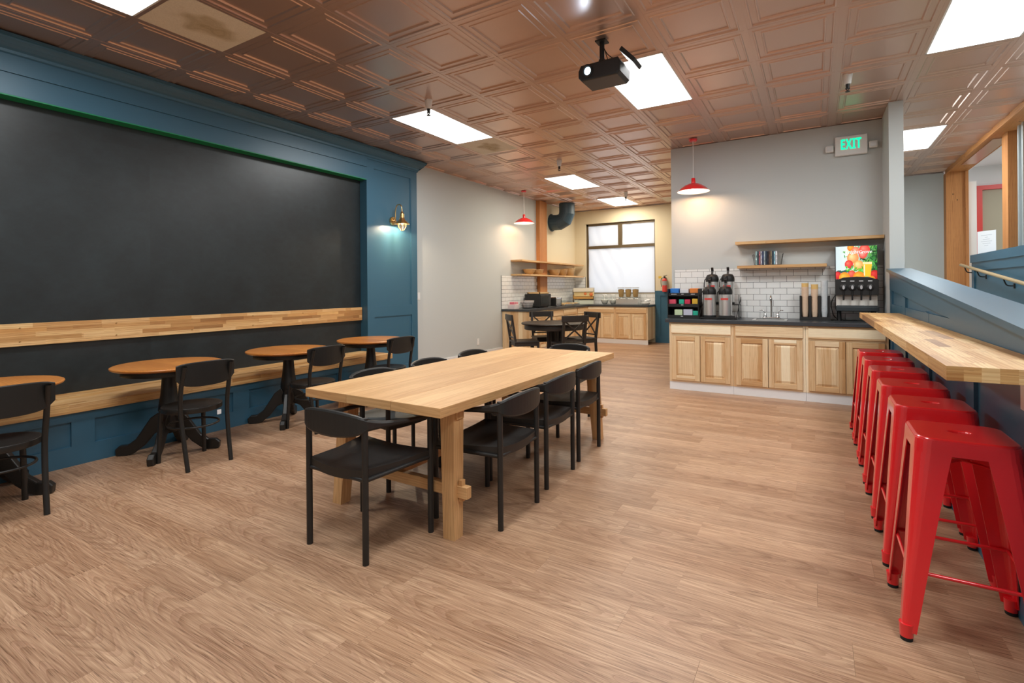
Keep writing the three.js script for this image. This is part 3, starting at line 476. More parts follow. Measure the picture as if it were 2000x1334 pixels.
function makeCrossChair() {
  const t = thing('cross_back_chair', 'cross-back chair', 'chair', [0, 0, 0], 0, 'cross-back chairs around the dark table');
  for (const s of [-1, 1]) { M('front_leg', rb(0.036, 0.415, 0.036, 0.003, s * 0.19, 0.2075, -0.19, 1), mt.brownBlack, t); M('back_leg', [bar([s * 0.18, 0, 0.2], [s * 0.18, 0.43, 0.18], 0.034, 0.036, [0, 0, 1]), bar([s * 0.18, 0.42, 0.18], [s * 0.185, 0.86, 0.245], 0.034, 0.034, [0, 0, 1])], mt.brownBlack, t); }
  M('seat', rb(0.42, 0.03, 0.41, 0.01, 0, 0.43, -0.005), mt.brownBlack, t); M('seat_apron', [box(0.36, 0.05, 0.02, 0, 0.39, -0.19), box(0.36, 0.05, 0.02, 0, 0.39, 0.175), box(0.02, 0.05, 0.36, 0.19, 0.39, -0.01), box(0.02, 0.05, 0.36, -0.19, 0.39, -0.01)], mt.brownBlack, t);
  const p = []; for (let i = 0; i <= 8; i++) { const u = i / 4 - 1; p.push({ x: u * 0.225, z: 0.245 + 0.02 * (1 - u * u), y0: 0.775, y1: 0.872, t: 0.026 }); } M('top_rail', ribbon(p), mt.brownBlack, t);
  M('cross_slat', bar([-0.165, 0.50, 0.193], [0.165, 0.79, 0.236], 0.022, 0.014, [0, 0, 1]), mt.brownBlack, t); M('cross_slat', bar([0.165, 0.50, 0.193], [-0.165, 0.79, 0.236], 0.022, 0.014, [0, 0, 1]), mt.brownBlack, t); M('lower_rail', bar([-0.18, 0.495, 0.19], [0.18, 0.495, 0.19], 0.026, 0.02), mt.brownBlack, t);
  return t;
}
{
  const cx = -0.87, cz = -5.2, h = 0.722, t = thing('round_dining_table', 'dark brown round pedestal dining table by the kitchen corner', 'table', [cx, 0, cz]);
  M('table_top', lathe([[0.0001, h - 0.028], [0.54, h - 0.028], [0.552, h - 0.014], [0.545, h], [0.0001, h]], 56), mt.brownBlack, t); M('apron', lathe([[0.48, h - 0.028], [0.5, h - 0.03], [0.5, h - 0.105], [0.48, h - 0.11]], 48), mt.brownBlack, t);
  for (const [x, z] of [[-1, -1], [1, -1], [-1, 1], [1, 1]]) { M('column', lathe([[0.0001, 0.1], [0.04, 0.1], [0.042, 0.2], [0.032, 0.4], [0.04, 0.6], [0.05, h - 0.1], [0.0001, h - 0.1]], 16).translate(x * 0.07, 0, z * 0.07), mt.brownBlack, t); const g = prism([[0.04, 0.2], [0.1, 0.19], [0.3, 0.075], [0.42, 0.05], [0.42, 0], [0.36, 0], [0.25, 0.03], [0.04, 0.1]], 0.06, 0.006); g.applyMatrix4(RY(Math.atan2(-z, x))); M('foot', g, mt.brownBlack, t); }
  const c = makeCrossChair(), lab = ['dark cross-back chair pushed in on the oak-table side of the round table', 'dark cross-back chair by the grey wall side of the round table', 'dark cross-back chair in front of the kitchen drawers', 'dark cross-back chair on the window side of the round table'];
  [[0.55, 0.45], [-0.5, 0.5], [-0.58, -0.6], [0.42, -0.7]].forEach(([dx, dz], i) => { const l = Math.hypot(dx, dz), r = 0.53, p = [cx + dx / l * r, 0, cz + dz / l * r], turn = Math.atan2(dx, dz); const k = i ? copy(c, p, turn) : c; k.position.set(...p); k.rotation.y = turn; k.userData.label = lab[i]; });
}
// red metal bar stools
function makeStool() {
  const t = thing('bar_stool', 'red stool', 'stool', [0, 0, 0], 0, 'red metal bar stools along the bar'), h = 0.742, s = 0.15, r = 0.045;
  const sq = (a, rr) => { const sh = new THREE.Shape(); sh.moveTo(-a + rr, -a); sh.lineTo(a - rr, -a); sh.absarc(a - rr, -a + rr, rr, -Math.PI / 2, 0); sh.lineTo(a, a - rr); sh.absarc(a - rr, a - rr, rr, 0, Math.PI / 2); sh.lineTo(-a + rr, a); sh.absarc(-a + rr, a - rr, rr, Math.PI / 2, Math.PI); sh.lineTo(-a, -a + rr); sh.absarc(-a + rr, -a + rr, rr, Math.PI, Math.PI * 1.5); return sh; };
  const top = sq(s - 0.01, r), hole = new THREE.Path(); hole.absellipse(0, 0, 0.04, 0.026, 0, Math.PI * 2); top.holes.push(hole);
  const g = new THREE.ExtrudeGeometry(top, { depth: 0.004, bevelEnabled: true, bevelSize: 0.008, bevelThickness: 0.008, bevelSegments: 4, curveSegments: 10 }); g.applyMatrix4(RX(-Math.PI / 2)); g.translate(0, h - 0.016, 0); M('seat', g, mt.red, t);
  const ringPts = (a, rr, y) => { const o = []; for (let q = 0; q < 4; q++) for (let k = 0; k <= 6; k++) { const an = q * Math.PI / 2 + k / 6 * Math.PI / 2; const cx = (q === 0 || q === 3 ? 1 : -1) * (a - rr), cz = (q < 2 ? 1 : -1) * (a - rr); o.push([cx + rr * Math.cos(an), y, cz + rr * Math.sin(an)]); } return o; };
  M('seat_skirt', loft([ringPts(s, r, h - 0.012), ringPts(s + 0.002, r, h - 0.03), ringPts(s + 0.004, r, h - 0.062), ringPts(s - 0.002, r, h - 0.062), ringPts(s - 0.006, r, h - 0.012)], true), mt.red, t);
  // tapered folded-sheet legs
  for (const [sx, sz] of [[-1, -1], [1, -1], [-1, 1], [1, 1]]) {
    const secs = []; for (let k = 0; k <= 8; k++) { const u = k / 8, y = mix(h - 0.06, 0.035, u), c = mix(s + 0.004, 0.205, u), w = mix(0.105, 0.045, Math.pow(u, 0.9)), rr = mix(r, 0.016, u), th = 0.004, P = [];
      P.push([c - w, c]); for (let i = 0; i <= 5; i++) { const a = Math.PI / 2 - i / 5 * Math.PI / 2; P.push([c - rr + rr * Math.cos(a), c - rr + rr * Math.sin(a)]); } P.push([c, c - w], [c - th, c - w]);
      for (let i = 5; i >= 0; i--) { const a = Math.PI / 2 - i / 5 * Math.PI / 2, q = rr - th; P.push([c - rr + q * Math.cos(a), c - rr + q * Math.sin(a)]); } P.push([c - w, c - th]);
      secs.push(P.map(([x, z]) => [sx * x, y, sz * z])); }
    if (sx * sz < 0) secs.reverse();
    const l = M('leg', loft(secs), mt.red, t);
    M('rubber_foot', cyl(0.019, 0.02, 0.014, sx * 0.188, 0.007, sz * 0.188, 14), mt.rubber, l, 'black rubber foot'); M('leg_cup', cyl(0.021, 0.0235, 0.048, sx * 0.188, 0.038, sz * 0.188, 14), mt.red, l);
  }
  const f = 0.176; for (const q of [[[-f, 0.25, -f], [f, 0.25, -f]], [[-f, 0.25, f], [f, 0.25, f]], [[-f, 0.25, -f], [-f, 0.25, f]], [[f, 0.25, -f], [f, 0.25, f]]]) M('foot_rail', rod(...q, 0.0065), mt.red, t);
  M('cross_brace', [bar([-0.145, 0.635, -0.145], [0.145, 0.635, 0.145], 0.02, 0.004), bar([0.145, 0.631, -0.145], [-0.145, 0.631, 0.145], 0.02, 0.004)], mt.red, t);
  return t;
}
{
  const s = makeStool(), z = [-0.215, -0.778, -1.32, -1.885, -2.43, -2.955], lab = ['glossy red metal bar stool standing apart at the open end of the bar', 'glossy red metal bar stool, second from the open end of the bar', 'glossy red metal bar stool, third from the open end of the bar', 'glossy red metal bar stool, third from the drinks counter', 'glossy red metal bar stool, second from the drinks counter', 'glossy red metal bar stool closest to the drinks counter'];
  z.forEach((q, i) => { const p = [3.34, 0, q], k = i ? copy(s, p, 0) : s; k.position.set(...p); k.userData.label = lab[i]; });
}
{
  const b = thing('bar_counter', 'butcher block bar top projecting from the blue half wall', 'counter');
  staves(b, 2, 3.238, 3.541, 0.988, 1.035, -3.55, 0.165, 0.045, 105);
  for (const z of [-3.0, -1.6, -0.3]) M('bracket', [bb(3.36, 3.545, 0.975, 0.988, z, z + 0.04), bb(3.533, 3.545, 0.83, 0.988, z, z + 0.04)], mt.zinc, b, 'white steel bracket');
}

// ================================================================ CABINETS
function raised(w, h, bev, d) { const a = w / 2, b = h / 2, A = [[-a, -b, 0], [a, -b, 0], [a, b, 0], [-a, b, 0]], B = [[-a + bev, -b + bev, d], [a - bev, -b + bev, d], [a - bev, b - bev, d], [-a + bev, b - bev, d]], pos = []; const q = (p, r, s, u) => pos.push(...p, ...r, ...s, ...p, ...s, ...u); for (let i = 0; i < 4; i++) { const j = (i + 1) % 4; q(A[i], A[j], B[j], B[i]); } q(...B); const g = new THREE.BufferGeometry(); g.setAttribute('position', new THREE.Float32BufferAttribute(pos, 3)); g.computeVertexNormals(); return g; }
const hk = (r) => mt.hick[r < 0.4 ? 0 : r < 0.62 ? 1 : r < 0.85 ? 2 : 3];
// cabinet in local axes: front face at z = 0 facing +z, from x = 0 to w
function cabinet(w, label, at, turn, seed, nd = 2, depth = 0.58, bodyTop = 0.846) {
  const t = thing('base_cabinet', label, 'cabinet', at, turn, 'hickory base cabinets'), rr = rng(seed), y0 = 0.10, y1 = 0.846;
  M('body', [wuv(bb(0.004, w - 0.004, y0, bodyTop, -depth, -0.018), 1)], hk(rr()), t);
  M('face_frame', [wuv(bb(0.001, 0.035, y0, y1, -0.018, 0), 1), wuv(bb(w - 0.035, w - 0.001, y0, y1, -0.018, 0), 1), wuv(bb(0.035, w - 0.035, y1 - 0.03, y1, -0.018, 0), 0), wuv(bb(0.035, w - 0.035, 0.684, 0.702, -0.018, 0), 0), wuv(bb(0.035, w - 0.035, y0, 0.118, -0.018, 0), 0)], mt.hick[0], t);
  M('toe_kick', bb(0.001, w - 0.001, 0, y0, -0.03, -0.004), mt.trim, t, 'white toe board');
  M('drawer_front', [wuv(rb(w - 0.05, 0.118, 0.019, 0.004, w / 2, 0.765, 0.0095, 1), 0)], mt.hick[rr() < 0.6 ? 0 : 2], t);
  const dw = (w - 0.056) / nd, dh = 0.56, yc = 0.118 + 0.006 + dh / 2 - 0.002, st = 0.058;
  for (let k = 0; k < nd; k++) {
    const xc = 0.028 + dw * (k + 0.5), ww = dw - 0.006, iw = ww - 2 * st, ih = dh - 2 * st;
    const d = M('door', [wuv(raised(iw, ih, 0.03, 0.012), 1).translate(xc, yc, 0.006), wuv(bb(xc - iw / 2, xc + iw / 2, yc - ih / 2, yc + ih / 2, 0.0, 0.006), 1)], hk(rr() * 0.9 + 0.1), t);
    for (const s of [-1, 1]) { M('stile', [wuv(rb(st, dh, 0.02, 0.003, xc + s * (ww - st) / 2, yc, 0.01, 1), 1)], hk(rr()), d); M('rail', [wuv(rb(iw, st, 0.02, 0.003, xc, yc + s * (dh - st) / 2, 0.01, 1), 0)], hk(rr()), d); }
  }
  return t;
}
const zs = -4.20;
['hickory base cabinet under the airpots', 'hickory base cabinet under the sink', 'hickory base cabinet under the juice dispenser'].forEach((l, i) => cabinet(0.755, l, [1.265 + i * 0.755, 0, zs], 0, 300 + i * 7, 2, 0.58, i === 1 ? 0.68 : 0.846));
{ const r4 = (a, b, c, d) => [[a, c], [b, c], [b, d], [a, d]].map((p) => new THREE.Vector2(p[0], p[1])), sh = new THREE.Shape(r4(1.224, 3.546, 4.169, 4.806)); sh.holes.push(new THREE.Path(r4(2.24, 2.56, 4.34, 4.60)));
  const g = new THREE.ExtrudeGeometry(sh, { depth: 0.034, bevelEnabled: true, bevelSize: 0.004, bevelThickness: 0.004, bevelSegments: 2 }); g.applyMatrix4(RX(-Math.PI / 2)); g.translate(0, 0.851, 0);
  const c = M('countertop', g, mt.counter); tag(c, 'dark grey countertop of the drinks station', 'countertop'); }
// kitchen corner: back run and left run
cabinet(0.70, 'hickory base cabinet in the kitchen corner under the pitchers', [-1.82, 0, -8.83], 0, 331); cabinet(0.76, 'hickory base cabinet below the cereal dispenser', [-1.12, 0, -8.83], 0, 337);
[-5.98, -6.72, -7.46, -8.20].forEach((z, i) => cabinet(i === 3 ? 0.63 : 0.74, ['hickory side cabinet below the wire basket', 'hickory side cabinet below the microwave', 'hickory side cabinet below the pastry trays', 'hickory side cabinet next to the kitchen corner'][i], [-1.80, 0, z - 0.0], Math.PI / 2, 351 + i * 5));
{ const e = M('end_panel', [wuv(bb(-2.38, -1.78, 0.0, 0.846, -5.978, -5.96), 1)], mt.hick[1]); tag(e, 'plain wood end panel of the kitchen side cabinets', 'panel'); }
{ const s = new THREE.Shape([[-2.385, 5.93], [-1.765, 5.93], [-1.765, 8.80], [-0.335, 8.80], [-0.335, 9.415], [-2.385, 9.415]].map((p) => new THREE.Vector2(p[0], p[1]))); const g = new THREE.ExtrudeGeometry(s, { depth: 0.042, bevelEnabled: false }); g.applyMatrix4(RX(-Math.PI / 2)); g.translate(0, 0.847, 0); const c = M('countertop', g, mt.counter); tag(c, 'dark grey L-shaped countertop in the kitchen corner', 'countertop'); }
// subway tile backsplashes: each tile is a piece, dark grout behind
function splash(name, label, pieces, slabs) {
  const t = thing(name, label, 'backsplash'); M('grout', slabs, mt.grout, t); const cache = new Map();
  for (const [axis, a0, a1, y0, y1, c, skip] of pieces) { let row = 0; for (let y = y0; y < y1 - 0.012; y += 0.0762, row++) { const h = Math.min(0.0762, y1 - y); let a = a0 - (row % 2 ? 0.0762 : 0); for (; a < a1 - 0.01; a += 0.1524) { const p = Math.max(a, a0), q = Math.min(a + 0.1524, a1); if (q - p < 0.014 || (skip && skip((p + q) / 2, y))) continue; const key = (q - p).toFixed(3) + h.toFixed(3) + axis; if (!cache.has(key)) cache.set(key, axis ? box(0.008, h - 0.005, q - p - 0.005) : box(q - p - 0.004, h - 0.004, 0.008)); axis ? piece('tile', cache.get(key), mt.tile, t, c, y + h / 2, (p + q) / 2) : piece('tile', cache.get(key), mt.tile, t, (p + q) / 2, y + h / 2, c); } } }
  return t;
}
splash('tile_backsplash', 'white subway tile backsplash with dark grout behind the sink', [[0, 1.196, 3.545, 0.889, 1.532, -4.8, null]], [bb(1.196, 3.545, 0.889, 1.532, -4.81, -4.801)]);
splash('tile_backsplash', 'white subway tile backsplash around the kitchen corner', [[1, -9.41, -5.94, 0.889, 1.544, -2.378, (z) => z > -7.74 && z < -7.36], [0, -2.372, -0.35, 0.889, 1.14, -9.408, null], [0, -2.372, -2.10, 1.14, 1.56, -9.408, null]], [bb(-2.389, -2.380, 0.889, 1.544, -9.41, -5.94), bb(-2.38, -0.35, 0.889, 1.142, -9.419, -9.410), bb(-2.38, -2.095, 1.142, 1.56, -9.419, -9.410)]);
function shelf(label, g, axis) { const s = M('wall_shelf', [wuv(g, axis)], mt.block[0]); s.material = mt.shelf; return tag(s, label, 'shelf'); }
shelf('upper wooden wall shelf above the drinks station, empty', bb(2.0, 3.54, 1.825, 1.86, -4.805, -4.60), 0); shelf('lower wooden wall shelf holding the row of discs', bb(2.02, 2.99, 1.522, 1.557, -4.805, -4.60), 0);
shelf('upper wooden wall shelf in the kitchen corner, empty', bb(-2.385, -2.12, 1.83, 1.862, -9.36, -6.30), 2); shelf('lower wooden wall shelf in the kitchen corner with baskets', bb(-2.385, -2.12, 1.545, 1.577, -9.36, -6.30), 2);

// ================================================================ DRINKS STATION
const CT = 0.889;
{ // sink and faucet
  const s = thing('bar_sink', 'small stainless bar sink set in the dark counter', 'sink', [2.40, CT, -4.46]);
  M('rim', [bb(-0.185, -0.152, 0.0005, 0.005, -0.165, 0.145), bb(0.152, 0.185, 0.0005, 0.005, -0.165, 0.145), bb(-0.152, 0.152, 0.0005, 0.005, -0.165, -0.132), bb(-0.152, 0.152, 0.0005, 0.005, 0.112, 0.145)], mt.steel, s);
  M('bowl', [bb(-0.155, -0.152, -0.15, 0.004, -0.135, 0.115), bb(0.152, 0.155, -0.15, 0.004, -0.135, 0.115), bb(-0.152, 0.152, -0.15, 0.004, -0.135, -0.132), bb(-0.152, 0.152, -0.15, 0.004, 0.112, 0.115), bb(-0.152, 0.152, -0.153, -0.15, -0.132, 0.112)], mt.steel, s); M('drain', cyl(0.03, 0.03, 0.004, 0, -0.148, -0.01, 18), mt.chrome, s);
  const f = thing('faucet', 'chrome gooseneck faucet with two lever handles', 'faucet', [2.40, CT + 0.001, -4.68]);
  M('base_plate', rb(0.2, 0.02, 0.055, 0.008, 0, 0.01, 0), mt.chrome, f); M('spout', tube([[0, 0.02, 0], [0, 0.22, 0], [0, 0.27, 0.02], [0, 0.285, 0.06], [0, 0.26, 0.1], [0, 0.225, 0.105]], 0.011, 40, 10), mt.chrome, f);
  for (const k of [-1, 1]) M('lever_handle', [lathe([[0.0001, 0.07], [0.014, 0.068], [0.018, 0.04], [0.022, 0.02]], 14).translate(k * 0.07, 0, 0), tube([[k * 0.07, 0.06, 0], [k * 0.09, 0.1, 0], [k * 0.13, 0.105, 0.01]], 0.005, 12, 6)], mt.chrome, f);
}
function makeAirpot() {
  const t = thing('airpot', 'airpot', 'airpot', [0, 0, 0], 0, 'steel pump airpots');
  M('body', lathe([[0.0001, 0], [0.076, 0], [0.08, 0.012], [0.08, 0.262], [0.076, 0.275]], 32), mt.steel, t); M('base_ring', lathe([[0.081, 0], [0.083, 0.008], [0.082, 0.022], [0.08, 0.024]], 32), mt.black, t);
  M('top', lathe([[0.082, 0.262], [0.084, 0.29], [0.08, 0.315], [0.062, 0.345], [0.03, 0.352], [0.0001, 0.354]], 32), mt.black, t);
  M('pump_lever', [bar([0, 0.345, 0.0], [0, 0.395, -0.03], 0.026, 0.012, [0, 0, 1]), bar([0, 0.39, -0.03], [0, 0.43, -0.01], 0.03, 0.014, [0, 0, 1])], mt.black, t); M('spout', [rod([0, 0.315, 0.07], [0, 0.305, 0.125], 0.013), rod([0, 0.307, 0.12], [0, 0.27, 0.125], 0.01)], mt.black, t);
  M('carry_handle', tube([[-0.085, 0.3, 0], [-0.098, 0.27, 0], [-0.1, 0.2, 0.01]], 0.006, 12, 6), mt.black, t); M('sticker', bb(-0.045, 0.045, 0.2, 0.222, 0.0785, 0.081), flat(0.6, 0.06, 0.05), t, 'small red label');
  return t;
}
{
  const rk = thing('airpot_rack', 'black wire two-tier rack carrying the airpots', 'rack', [1.825, CT, -4.48]);
  const g = []; for (const x of [-0.2, 0.0, 0.2]) { g.push(rod([x, 0, 0.12], [x, 0.02, 0.12], 0.005), rod([x, 0, -0.25], [x, 0.3, -0.25], 0.005)); } M('post', g, mt.black, rk);
  M('lower_deck', [bb(-0.21, 0.21, 0.012, 0.02, -0.02, 0.16)], mt.black, rk); M('upper_deck', [bb(-0.21, 0.21, 0.172, 0.18, -0.24, -0.06)], mt.black, rk);
  const sd = []; for (const x of [-0.22, 0.22]) { sd.push(rod([x, 0, -0.25], [x, 0.27, -0.25], 0.005), rod([x, 0, 0.16], [x, 0.03, 0.16], 0.005), rod([x, 0.015, -0.25], [x, 0.015, 0.16], 0.005), rod([x, 0.175, -0.25], [x, 0.175, -0.05], 0.005), rod([x, 0, -0.05], [x, 0.175, -0.05], 0.005), rod([x, 0.26, -0.25], [x, 0.03, 0.16], 0.004)); } M('side_frame', sd, mt.black, rk); M('drip_tray', bb(0.02, 0.2, 0.02, 0.045, 0.13, 0.17), mt.black, rk);
  const a = makeAirpot(); a.scale.set(0.97, 1.1, 0.97); a.position.set(1.715, CT + 0.02, -4.42); a.userData.label = 'steel airpot with pink label, front row beside the tea organiser';
  const p = mt.steel; copy(a, [1.905, CT + 0.02, -4.42], 0, 'steel airpot with red label, front row toward the sink'); copy(a, [1.715, CT + 0.18, -4.63], 0, 'steel airpot raised on the back tier beside the tea organiser'); copy(a, [1.905, CT + 0.18, -4.63], 0, 'steel airpot raised on the back tier toward the sink');
}
{ // tea organiser
  const t = thing('tea_organizer', 'black three-tier organiser rack for tea and condiments', 'organizer', [1.40, CT, -4.50]);
  M('side_panel', [bb(-0.20, -0.194, 0, 0.38, -0.12, 0.12), bb(0.184, 0.19, 0, 0.38, -0.12, 0.12)], mt.black, t); M('back_panel', bb(-0.2, 0.19, 0, 0.38, -0.125, -0.118), mt.black, t);
  for (const [y, z] of [[0.0, 0.12], [0.145, 0.1], [0.285, 0.08]]) { const s = M('tray', [bb(-0.2, 0.19, y, y + 0.012, -0.12, z), bb(-0.2, 0.19, y + 0.002, y + 0.042, z, z + 0.01)], mt.black, t); M('label_strip', [bb(-0.03, 0.0, y + 0.024, y + 0.03, z + 0.0101, z + 0.0112), ...(y > 0.2 ? [bb(-0.16, -0.09, y + 0.024, y + 0.03, z + 0.0101, z + 0.0112), bb(0.09, 0.14, y + 0.024, y + 0.03, z + 0.0101, z + 0.0112)] : [])], mt.paper, s); }
  const box1 = (x, y, z, w, h, c, l) => { const b = M('tea_box', rb(w, h + 0.025, 0.09, 0.006, 1.40 + x, CT + y + h / 2 + 0.0125, -4.50 + z, 1), c); tag(b, l, 'packets', 'packets in the tea organiser'); };
  const blu = flat(0.03, 0.2, 0.62), wht = flat(0.7, 0.7, 0.72), org = flat(0.75, 0.22, 0.04), pk = flat(0.72, 0.08, 0.14), gr = flat(0.02, 0.42, 0.28), yl = flat(0.75, 0.45, 0.04), lg = flat(0.55, 0.66, 0.42), lv = flat(0.55, 0.55, 0.66);
  box1(-0.13, 0.297, -0.01, 0.11, 0.065, blu, 'blue packets in the top tier of the tea organiser'); box1(-0.005, 0.297, -0.01, 0.11, 0.06, wht, 'white packets in the top tier of the tea organiser'); box1(0.12, 0.297, -0.01, 0.11, 0.065, org, 'orange packets in the top tier of the tea organiser');
  box1(-0.15, 0.157, 0.02, 0.085, 0.06, pk, 'pink packets in the middle tier of the tea organiser'); box1(-0.035, 0.157, 0.02, 0.065, 0.06, gr, 'green packets in the middle tier of the tea organiser'); box1(0.04, 0.157, 0.02, 0.07, 0.06, flat(0.6, 0.03, 0.08), 'crimson packets in the middle tier of the tea organiser'); box1(0.135, 0.157, 0.02, 0.07, 0.07, yl, 'yellow packets in the middle tier of the tea organiser');
  box1(-0.07, 0.012, 0.04, 0.1, 0.075, lg, 'pale green packets in the bottom tier of the tea organiser'); box1(0.05, 0.012, 0.04, 0.115, 0.08, lv, 'pale lilac packets in the bottom tier of the tea organiser'); box1(0.145, 0.012, 0.04, 0.065, 0.06, gr, 'teal packets in the bottom tier of the tea organiser');
}
{ // cups
  const h = thing('cup_holder', 'black open cup holder on the drinks counter', 'holder', [2.865, CT, -4.62]);
  M('base', bb(-0.155, 0.155, 0, 0.04, -0.09, 0.09), mt.black, h); M('divider', [bb(-0.155, -0.135, 0.04, 0.29, -0.09, 0.06), bb(-0.06, -0.035, 0.04, 0.29, -0.09, 0.06), bb(0.035, 0.06, 0.04, 0.29, -0.09, 0.06), bb(0.135, 0.155, 0.04, 0.29, -0.09, 0.06)], mt.black, h); M('back', bb(-0.155, 0.155, 0, 0.29, -0.095, -0.09), mt.black, h);
  const stack = (x, n, m, m2, l) => { const s = thing('cup_stack', l, 'cups', [2.865 + x, CT + 0.04, -4.60], 0, 'cup stacks'); for (let k = 0; k < n; k++) { const c = M('cup', lathe([[0.026, 0], [0.03, 0.002], [0.037, 0.06], [0.039, 0.061], [0.039, 0.065], [0.036, 0.065]], 18).translate(0, k * 0.0145, 0), k >= n - m2 ? mt.cupLid : m, s); } };
  stack(-0.098, 24, mt.cup, 3, 'tall stack of brown paper cups, furthest from the juice dispenser'); stack(0.0, 23, mt.cup, 4, 'middle stack of brown paper cups in the holder'); stack(0.098, 26, mt.cupClear, 0, 'stack of clear plastic cups next to the juice dispenser');
}
{ // juice dispenser
  const d = thing('juice_dispenser', 'juice dispenser with a lit fruit picture panel and four taps', 'dispenser', [3.275, CT, -4.58]);
  const W = 0.20;
  M('cabinet', [rb(2 * W, 0.74, 0.20, 0.015, 0, 0.49, -0.11)], mt.black, d); for (const [x, z] of [[-0.165, 0.02], [0.165, 0.02], [-0.165, -0.17], [0.165, -0.17]]) M('leg', cyl(0.02, 0.018, 0.13, x, 0.065, z, 12), mt.black, d);
  const tx = canvasTex(512, 420, (c, w, h) => {
    const gr = c.createLinearGradient(0, 0, w, 0); gr.addColorStop(0, '#cfe4ea'); gr.addColorStop(0.4, '#e6f1ee'); gr.addColorStop(1, '#2f7a37'); c.fillStyle = gr; c.fillRect(0, 0, w, h);
    const r = rng(91), leaf = (x, y, l, a, col) => { c.save(); c.translate(x, y); c.rotate(a); c.fillStyle = col; c.beginPath(); c.moveTo(0, 0); c.quadraticCurveTo(l / 2, -l / 4, l, 0); c.quadraticCurveTo(l / 2, l / 4, 0, 0); c.fill(); c.restore(); };
    for (let k = 0; k < 90; k++) leaf(330 + r() * 200, r() * 330, 50 + r() * 60, r() * 6.3, ['#1d5d2a', '#2f8a36', '#57b04a', '#123f1e', '#7cc25a'][Math.floor(r() * 5)]);
    c.fillStyle = '#2c5a55'; for (let k = 0; k < 14; k++) { c.beginPath(); c.ellipse(20 + k * 12, 318 + r() * 12, 16, 14, 0, 0, 7); c.fill(); }
    const fruit = (x, y, q, a, b) => { const g = c.createRadialGradient(x - q * 0.3, y - q * 0.3, q * 0.1, x, y, q); g.addColorStop(0, a); g.addColorStop(1, b); c.fillStyle = g; c.beginPath(); c.arc(x, y, q, 0, 7); c.fill(); };
    for (let k = 0; k < 26; k++) leaf(110 + r() * 170, 20 + r() * 160, 50, r() * 6.3, ['#9fd06a', '#3f9a3e', '#c8dd7a'][Math.floor(r() * 3)]);
    fruit(190, 20, 44, '#ffb347', '#e0761a'); fruit(360, 50, 66, '#ff8a78', '#e03a34'); fruit(250, 60, 50, '#ffb08a', '#ee6a50'); fruit(340, 110, 52, '#ffb0a0', '#e4453c'); fruit(215, 150, 72, '#ffe0a0', '#f08a4a'); fruit(165, 230, 52, '#ff7a66', '#d42a2c'); fruit(285, 245, 62, '#ffe3a0', '#f3a04c');
    for (let k = 0; k < 40; k++) leaf(120 + r() * 240, 280 + r() * 50, 46, r() * 6.3, ['#45c22e', '#2d9a24', '#7ee04a'][Math.floor(r() * 3)]);
    fruit(20, 370, 50, '#f05050', '#c02028'); fruit(480, 370, 60, '#f04840', '#b81c20'); fruit(200, 360, 50, '#f57a66', '#d84838'); fruit(110, 400, 70, '#ffc24a', '#f08a20'); fruit(290, 400, 76, '#ffb93c', '#ee8420'); fruit(440, 430, 50, '#ffb93c', '#ee8420');
    c.fillStyle = '#f7c531'; c.beginPath(); c.moveTo(335, 215); c.lineTo(450, 215); c.lineTo(432, 390); c.lineTo(352, 390); c.fill(); c.fillStyle = '#fbe9b0'; c.fillRect(337, 205, 112, 28); c.fillStyle = '#fff3c8'; c.fillRect(350, 240, 14, 140);
    c.fillStyle = '#ffffff'; c.font = 'italic bold 54px serif'; c.fillText('BrightGrove', 112, 96);
  });
  M('picture_panel', bb(-W + 0.004, W - 0.004, 0.48, 0.855, -0.008, -0.004), std({ map: tx, emissiveMap: tx, emissive: lin(1, 1, 1), emissiveIntensity: 0.42, roughness: 0.3 }), d, 'backlit picture of fruit, leaves and a glass of juice');
  const arch = prism([[-W, 0.30], [W, 0.30], [W, 0.465], [0.12, 0.495], [0, 0.503], [-0.12, 0.495], [-W, 0.465]], 0.06, 0.004); arch.translate(0, 0, 0.025); M('tap_housing', arch, mt.black, d);
  for (let k = 0; k < 4; k++) { const x = -0.125 + k * 0.0835; M('tap', [lathe([[0.0001, 0.02], [0.034, 0.016], [0.038, 0]], 20).applyMatrix4(RX(Math.PI / 2)).translate(x, 0.385, 0.055), rod([x, 0.34, 0.06], [x, 0.24, 0.05], 0.009)], mt.black, d); M('tap_badge', new THREE.CylinderGeometry(0.012, 0.012, 0.003, 16).scale(1, 1, 1.9).applyMatrix4(RX(Math.PI / 2)).translate(x, 0.385, 0.076), flat(0.5, 0.5, 0.52), d); M('tap_label', bb(x - 0.02, x + 0.02, 0.452, 0.461, 0.0551, 0.0562), mt.paper, d); }
  M('splash_panel', bb(-W + 0.004, W - 0.004, 0.16, 0.31, -0.012, -0.004), flat(0.72, 0.68, 0.62, 0.4), d, 'pale splash panel'); M('drip_tray', [rb(2 * W, 0.055, 0.22, 0.01, 0, 0.145, 0.03), bb(-W + 0.01, W - 0.01, 0.172, 0.18, -0.05, 0.13)], flat(0.03, 0.04, 0.045, 0.4), d);
  M('power_cord', tube([[-W, 0.3, -0.1], [-W - 0.04, 0.2, -0.08], [-W - 0.02, 0.06, -0.08], [-0.15, 0.012, -0.06], [0, 0.008, -0.02]], 0.005, 30, 6), mt.black, d);
}
